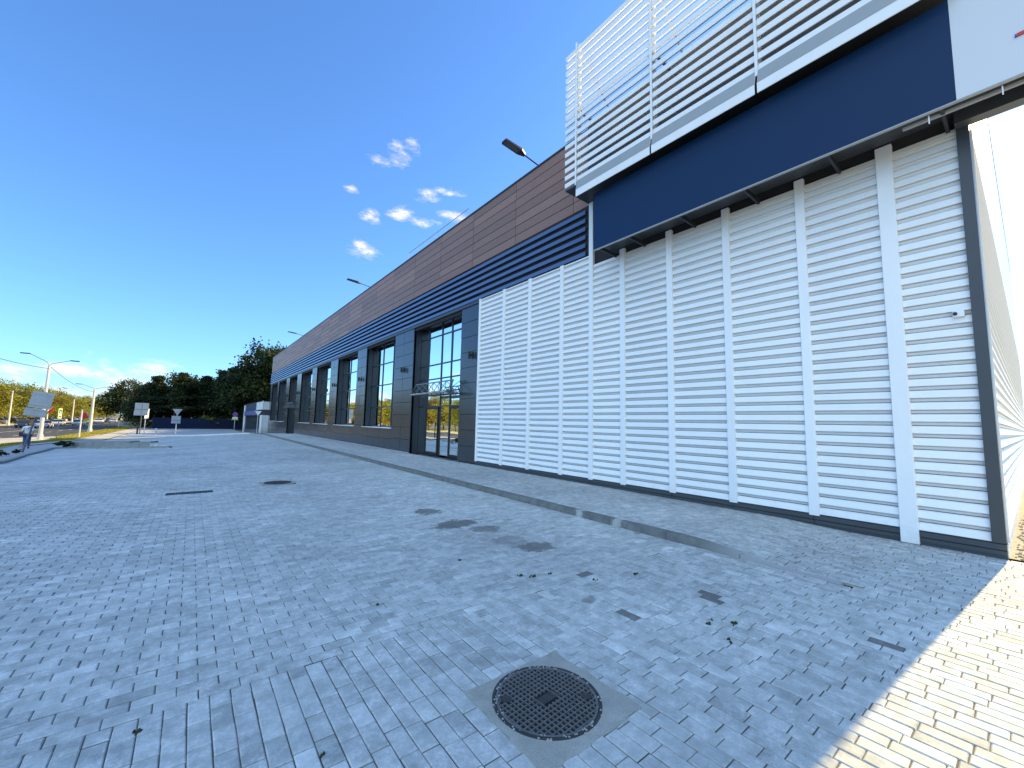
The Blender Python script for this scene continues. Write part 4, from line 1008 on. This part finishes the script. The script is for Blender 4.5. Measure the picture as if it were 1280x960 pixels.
for (kk,x,y,sc,rz,lab) in (
  ('p1',-6.8,124,.80,.3,'sunlit topped pine tree at the left end of the navy fence'),('p2',-3.4,122,.80,1.7,'dark pine tree above the left part of the navy fence'),('p1',-.4,126,.80,2.8,'narrow pine behind the give way sign with a plate'),
  ('p2',2.2,121,.78,3.7,'dark pine above the middle of the navy fence'),('p1',5.2,127,.98,4.9,'tall pale topped pine right of the middle of the fence'),('p2',8.6,120,.92,5.7,'dark pine behind the round blue sign'),
  ('d2',13.0,112,1.03,.9,'largest dark broadleaf tree rising beside the far corner of the building'),('d2',20.5,118,1.08,2.6,'dark broadleaf tree hidden partly by the far corner of the building'),('d1',9.2,119,.98,3.9,'round dark broadleaf tree left of the largest one'),
  ('p1',16.5,123,1.25,5.1,'pine tree rising behind the largest broadleaf tree'),('d1',-1.0,130,.95,2.2,'dark broadleaf tree filling the gap behind the pines on the left'),('d1',4.0,132,.92,1.2,'dark broadleaf tree filling the gap behind the middle pines'),('d1',-8.2,128,.72,5.2,'small dark broadleaf tree left of the fence end'),
  ('r1',22.5,110,2.35,1.0,'tall rusty tree top showing over the far roof edge')):
    put_tree(PR[kk],x,y,sc,rz,lab)
for q,(x,y,sc) in enumerate(((21,70,1.05),(24,77,1.1),(21.5,84.5,1.08),(24.5,92,1.12),(22,99,1.08),(25,105,1.1))):  # trees hidden by the buildings, added to cast shade on the driveway
    put_tree(PR['d1'],x,y,sc,q*1.3,'dark broadleaf tree added out of sight behind the annex to shade the driveway','added shade trees behind the low annex')
# undergrowth before the fence trees and shrub on the forecourt edge
def shrub(label,x,y,h,w,kind,seed,leaf=.16):
    T=make_tree('shrub',kind,h,w,seed,'round',leaf,26,40); T.location=(x,y,g(x,y)); return tag(T,label,'shrub')
shrub('small dark green shrub at the left end of the low stepped wall',-6.7,40.9,.5,.85,'green',41,.12)
shrub('leafy green bush looking over the middle of the navy fence',2.6,117.6,3.2,4.2,'lime',42,.3)
shrub('low dark bush looking over the right part of the navy fence',6.2,117.8,2.9,3.6,'green',43,.3)
shrub('low hedge bush left of the navy fence',-9.2,122,2.4,4.0,'green',44,.3)
shrub('small weed tuft beside the kerb, left of the leaning sign post',-7.25,31.5,.30,.42,'green',45,.08)
shrub('smaller weed tuft beside the kerb, at the foot of the leaning sign post',-7.45,34.6,.24,.3,'green',46,.07)
shrub('bright yellow autumn bush across the road, right of the leaning sign',-31.5,150,4.2,3.8,'gold',47,.25)
# woodland behind the pines, one mass
def wood():
    n=26000; x=rng.uniform(-14,60,n); y=rng.uniform(136,150,n); top=6.5+2.2*np.sin(x*.7)+1.5*np.sin(x*1.9+1); z=-3+(top+3)*rng.uniform(0,1,n)**.8
    nr=rng.normal(0,1,(n,3)); nr/=np.linalg.norm(nr,axis=1)[:,None]; ax=np.cross(nr,rng.normal(0,1,(n,3))); ax/=np.linalg.norm(ax,axis=1)[:,None]; ay=np.cross(nr,ax); P=np.stack([x,y,z],1); s_=.7*rng.uniform(.6,1.2,(n,1))
    vs=np.stack([P-ax*s_*.5,P+ay*s_*.35,P+ax*s_*.5,P-ay*s_*.35],1).reshape(-1,3)
    me=bpy.data.meshes.new('woodland'); me.from_pydata(vs.tolist(),[],[(4*i,4*i+1,4*i+2,4*i+3) for i in range(n)]); me.materials.append(LM['pine'])
    o=bpy.data.objects.new('woodland',me); COL.objects.link(o); tag(o,'dark woodland undergrowth filling the ground behind the pines and the navy fence','woodland',kind='stuff')
wood()
# grass blades on the verge
def grass():
    n=16000; y=rng.uniform(36,125,n); x0=np.where(y<64,-11.2,np.where(y<70,-11.9,-12.45)); x1=np.array([xl(Y)-2.4-.7*S(Y,38,50) if Y<61.5 else -9.7 for Y in y]); x=x0+(x1-x0)*rng.uniform(0,1,n)
    hgt=rng.uniform(.05,.15,n); a=rng.uniform(0,2*PI,n); w=.02; z=np.array([g(a_,b_) for a_,b_ in zip(x,y)])+.03
    lx,ly=rng.normal(0,.04,n),rng.normal(0,.04,n)
    vs=np.stack([np.stack([x-w*np.cos(a),y-w*np.sin(a),z],1),np.stack([x+w*np.cos(a),y+w*np.sin(a),z],1),np.stack([x+lx,y+ly,z+hgt],1)],1).reshape(-1,3)
    me=bpy.data.meshes.new('grass'); me.from_pydata(vs.tolist(),[],[(3*i,3*i+1,3*i+2) for i in range(n)]); me.materials.append(LM['gold'])
    at=me.attributes.new('tint','FLOAT','POINT'); at.data.foreach_set('value',np.repeat(rng.uniform(0.2,1,n),3).astype(np.float32))
    o=bpy.data.objects.new('grass',me); COL.objects.link(o); tag(o,'thin yellowing grass on the verge between path and road','grass',kind='stuff')
grass()

# ------------------------------------------------------------------ sky, sun, camera
SUN_EL, SUN_AZ = rad(29), rad(94.3)
W=bpy.data.worlds.new('World'); SC.world=W; W.use_nodes=True
k=NT(W); t_=W.node_tree; bg=t_.nodes['Background']
sky=k.n('ShaderNodeTexSky',sky_type='NISHITA',sun_disc=False,sun_elevation=SUN_EL,sun_rotation=SUN_AZ,altitude=0,air_density=1.0,dust_density=.45,ozone_density=2.0)
tc=k.n('ShaderNodeTexCoord').outputs['Generated']
nv=k.n('ShaderNodeVectorMath',operation='NORMALIZE',inp={0:tc}).outputs[0]
sp=k.n('ShaderNodeSeparateXYZ',inp={0:nv}); az=k.math('MULTIPLY',k.math('ARCTAN2',sp.outputs[0],sp.outputs[1]),180/PI); el=k.math('MULTIPLY',k.math('ARCSINE',sp.outputs[2]),180/PI)
CL=[(18.38,32.42,1.6,.58),(20.81,33.42,1.32,1.08),(22.97,34.5,1.35,.66),(15.0,28.56,.91,.35),(24.84,29.48,2.03,.64),(28.0,30.18,2.08,.45),(17.54,25.93,1.14,.83),(21.76,26.85,1.75,.84),(24.56,26.34,2.24,.57),(29.06,27.26,2.54,.57),(16.88,21.63,2.06,.77),(16.42,22.43,.91,.57),
    (-5.2,3.5,3.6,2.0),(-3.4,4.4,1.9,1.3),(-10.2,4.1,2.09,.68),(-12.82,3.8,1.88,.57),(-11.24,1.91,4.2,.8),(-7.5,1.75,3.2,.9),(-13.6,2.83,2.6,.6),(-17,3,3,1.2),(-24,4,5,1.5),(-40,6,8,2.5),(-60,5,9,2.0)]
FILL_BANK=[(-100,24,38,15),(-150,34,42,20),(-110,58,45,14)]  # unseen bright clouds behind the camera, added to lighten facade and paving
sv=k.n('ShaderNodeVectorMath',operation='MULTIPLY',inp={0:nv,1:(1,1,2.4)}).outputs[0]; cn1=k.noise(sv,16,9,.66); cn2=k.noise(sv,60,7,.7)
wz=k.math('MULTIPLY',k.math('SUBTRACT',cn1,.5),6.5)
def cloud_mask(blobs, wobble, lo, hi, big):
    tot=None
    for (a,e,sa_,se) in blobs:
        dx=k.math('DIVIDE',k.math('SUBTRACT',az,a),sa_*1.15); dy=k.math('DIVIDE',k.math('SUBTRACT',el,e),se*1.15)
        d=k.math('SUBTRACT',1.15,k.math('ADD',k.math('MULTIPLY',dx,dx),k.math('MULTIPLY',dy,dy)))
        tot=d if tot is None else k.math('SMOOTH_MAX',tot,d,.3)
    den=k.math('ADD',k.math('MAXIMUM',tot,-2.5),wobble)
    return k.ramp(k.math('MULTIPLY',den,.5),[(lo,(0,0,0)),(.45,(big,big,big)),(hi,(1,1,1))])
den=cloud_mask(CL,k.math('ADD',wz,k.math('MULTIPLY',k.math('SUBTRACT',cn2,.5),3.0)),.02,.95,.25)
fill_bank=cloud_mask(FILL_BANK,k.math('MULTIPLY',k.math('SUBTRACT',k.noise(nv,3.2,8,.6),.5),3.2),.0,.6,.85)
gm=k.n('ShaderNodeGamma',inp={0:sky.outputs[0],1:.90})
hs=k.n('ShaderNodeHueSaturation',inp={'Color':k.mix(1,gm.outputs[0],(.58,.955,1.42),'MULTIPLY'),'Saturation':1.0,'Value':1.06})
cc=k.n('ShaderNodeRGB'); cc.outputs[0].default_value=(5.2,4.9,4.6,1)
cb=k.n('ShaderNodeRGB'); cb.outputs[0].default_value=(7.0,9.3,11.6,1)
colr=k.mix(fill_bank,k.mix(k.math('MULTIPLY',den,.92),hs.outputs[0],cc.outputs[0]),cb.outputs[0])
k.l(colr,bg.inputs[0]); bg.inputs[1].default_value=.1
sl=bpy.data.lights.new('sun','SUN'); sl.energy=5.0; sl.angle=rad(.53); sl.color=(1,.76,.34)
so=bpy.data.objects.new('sun',sl); COL.objects.link(so)
sd=Vector((math.sin(SUN_AZ)*math.cos(SUN_EL),math.cos(SUN_AZ)*math.cos(SUN_EL),math.sin(SUN_EL)))
so.rotation_euler=sd.to_track_quat('Z','Y').to_euler(); so.location=(30,0,40)

cam=bpy.data.cameras.new('camera'); co=bpy.data.objects.new('camera',cam); COL.objects.link(co); SC.camera=co
f,yaw,pit,rol=508.653,rad(37.98186),rad(5.46146),rad(1.22373)
fw=Vector((math.sin(yaw)*math.cos(pit),math.cos(yaw)*math.cos(pit),math.sin(pit))); rt=Vector((math.cos(yaw),-math.sin(yaw),0)); up=rt.cross(fw)
r2=rt*math.cos(rol)+up*math.sin(rol); u2=up*math.cos(rol)-rt*math.sin(rol)
co.matrix_world=Matrix(((r2.x,u2.x,-fw.x,0),(r2.y,u2.y,-fw.y,0),(r2.z,u2.z,-fw.z,1.6),(0,0,0,1)))
cam.sensor_fit='HORIZONTAL'; cam.sensor_width=36; cam.lens=36*f/1280; cam.clip_start=.05; cam.clip_end=8000
SC.view_settings.view_transform='Standard'; SC.view_settings.look='None'; SC.view_settings.gamma=1; SC.view_settings.exposure=1.25
SC.cycles.max_bounces=8; SC.cycles.transparent_max_bounces=8
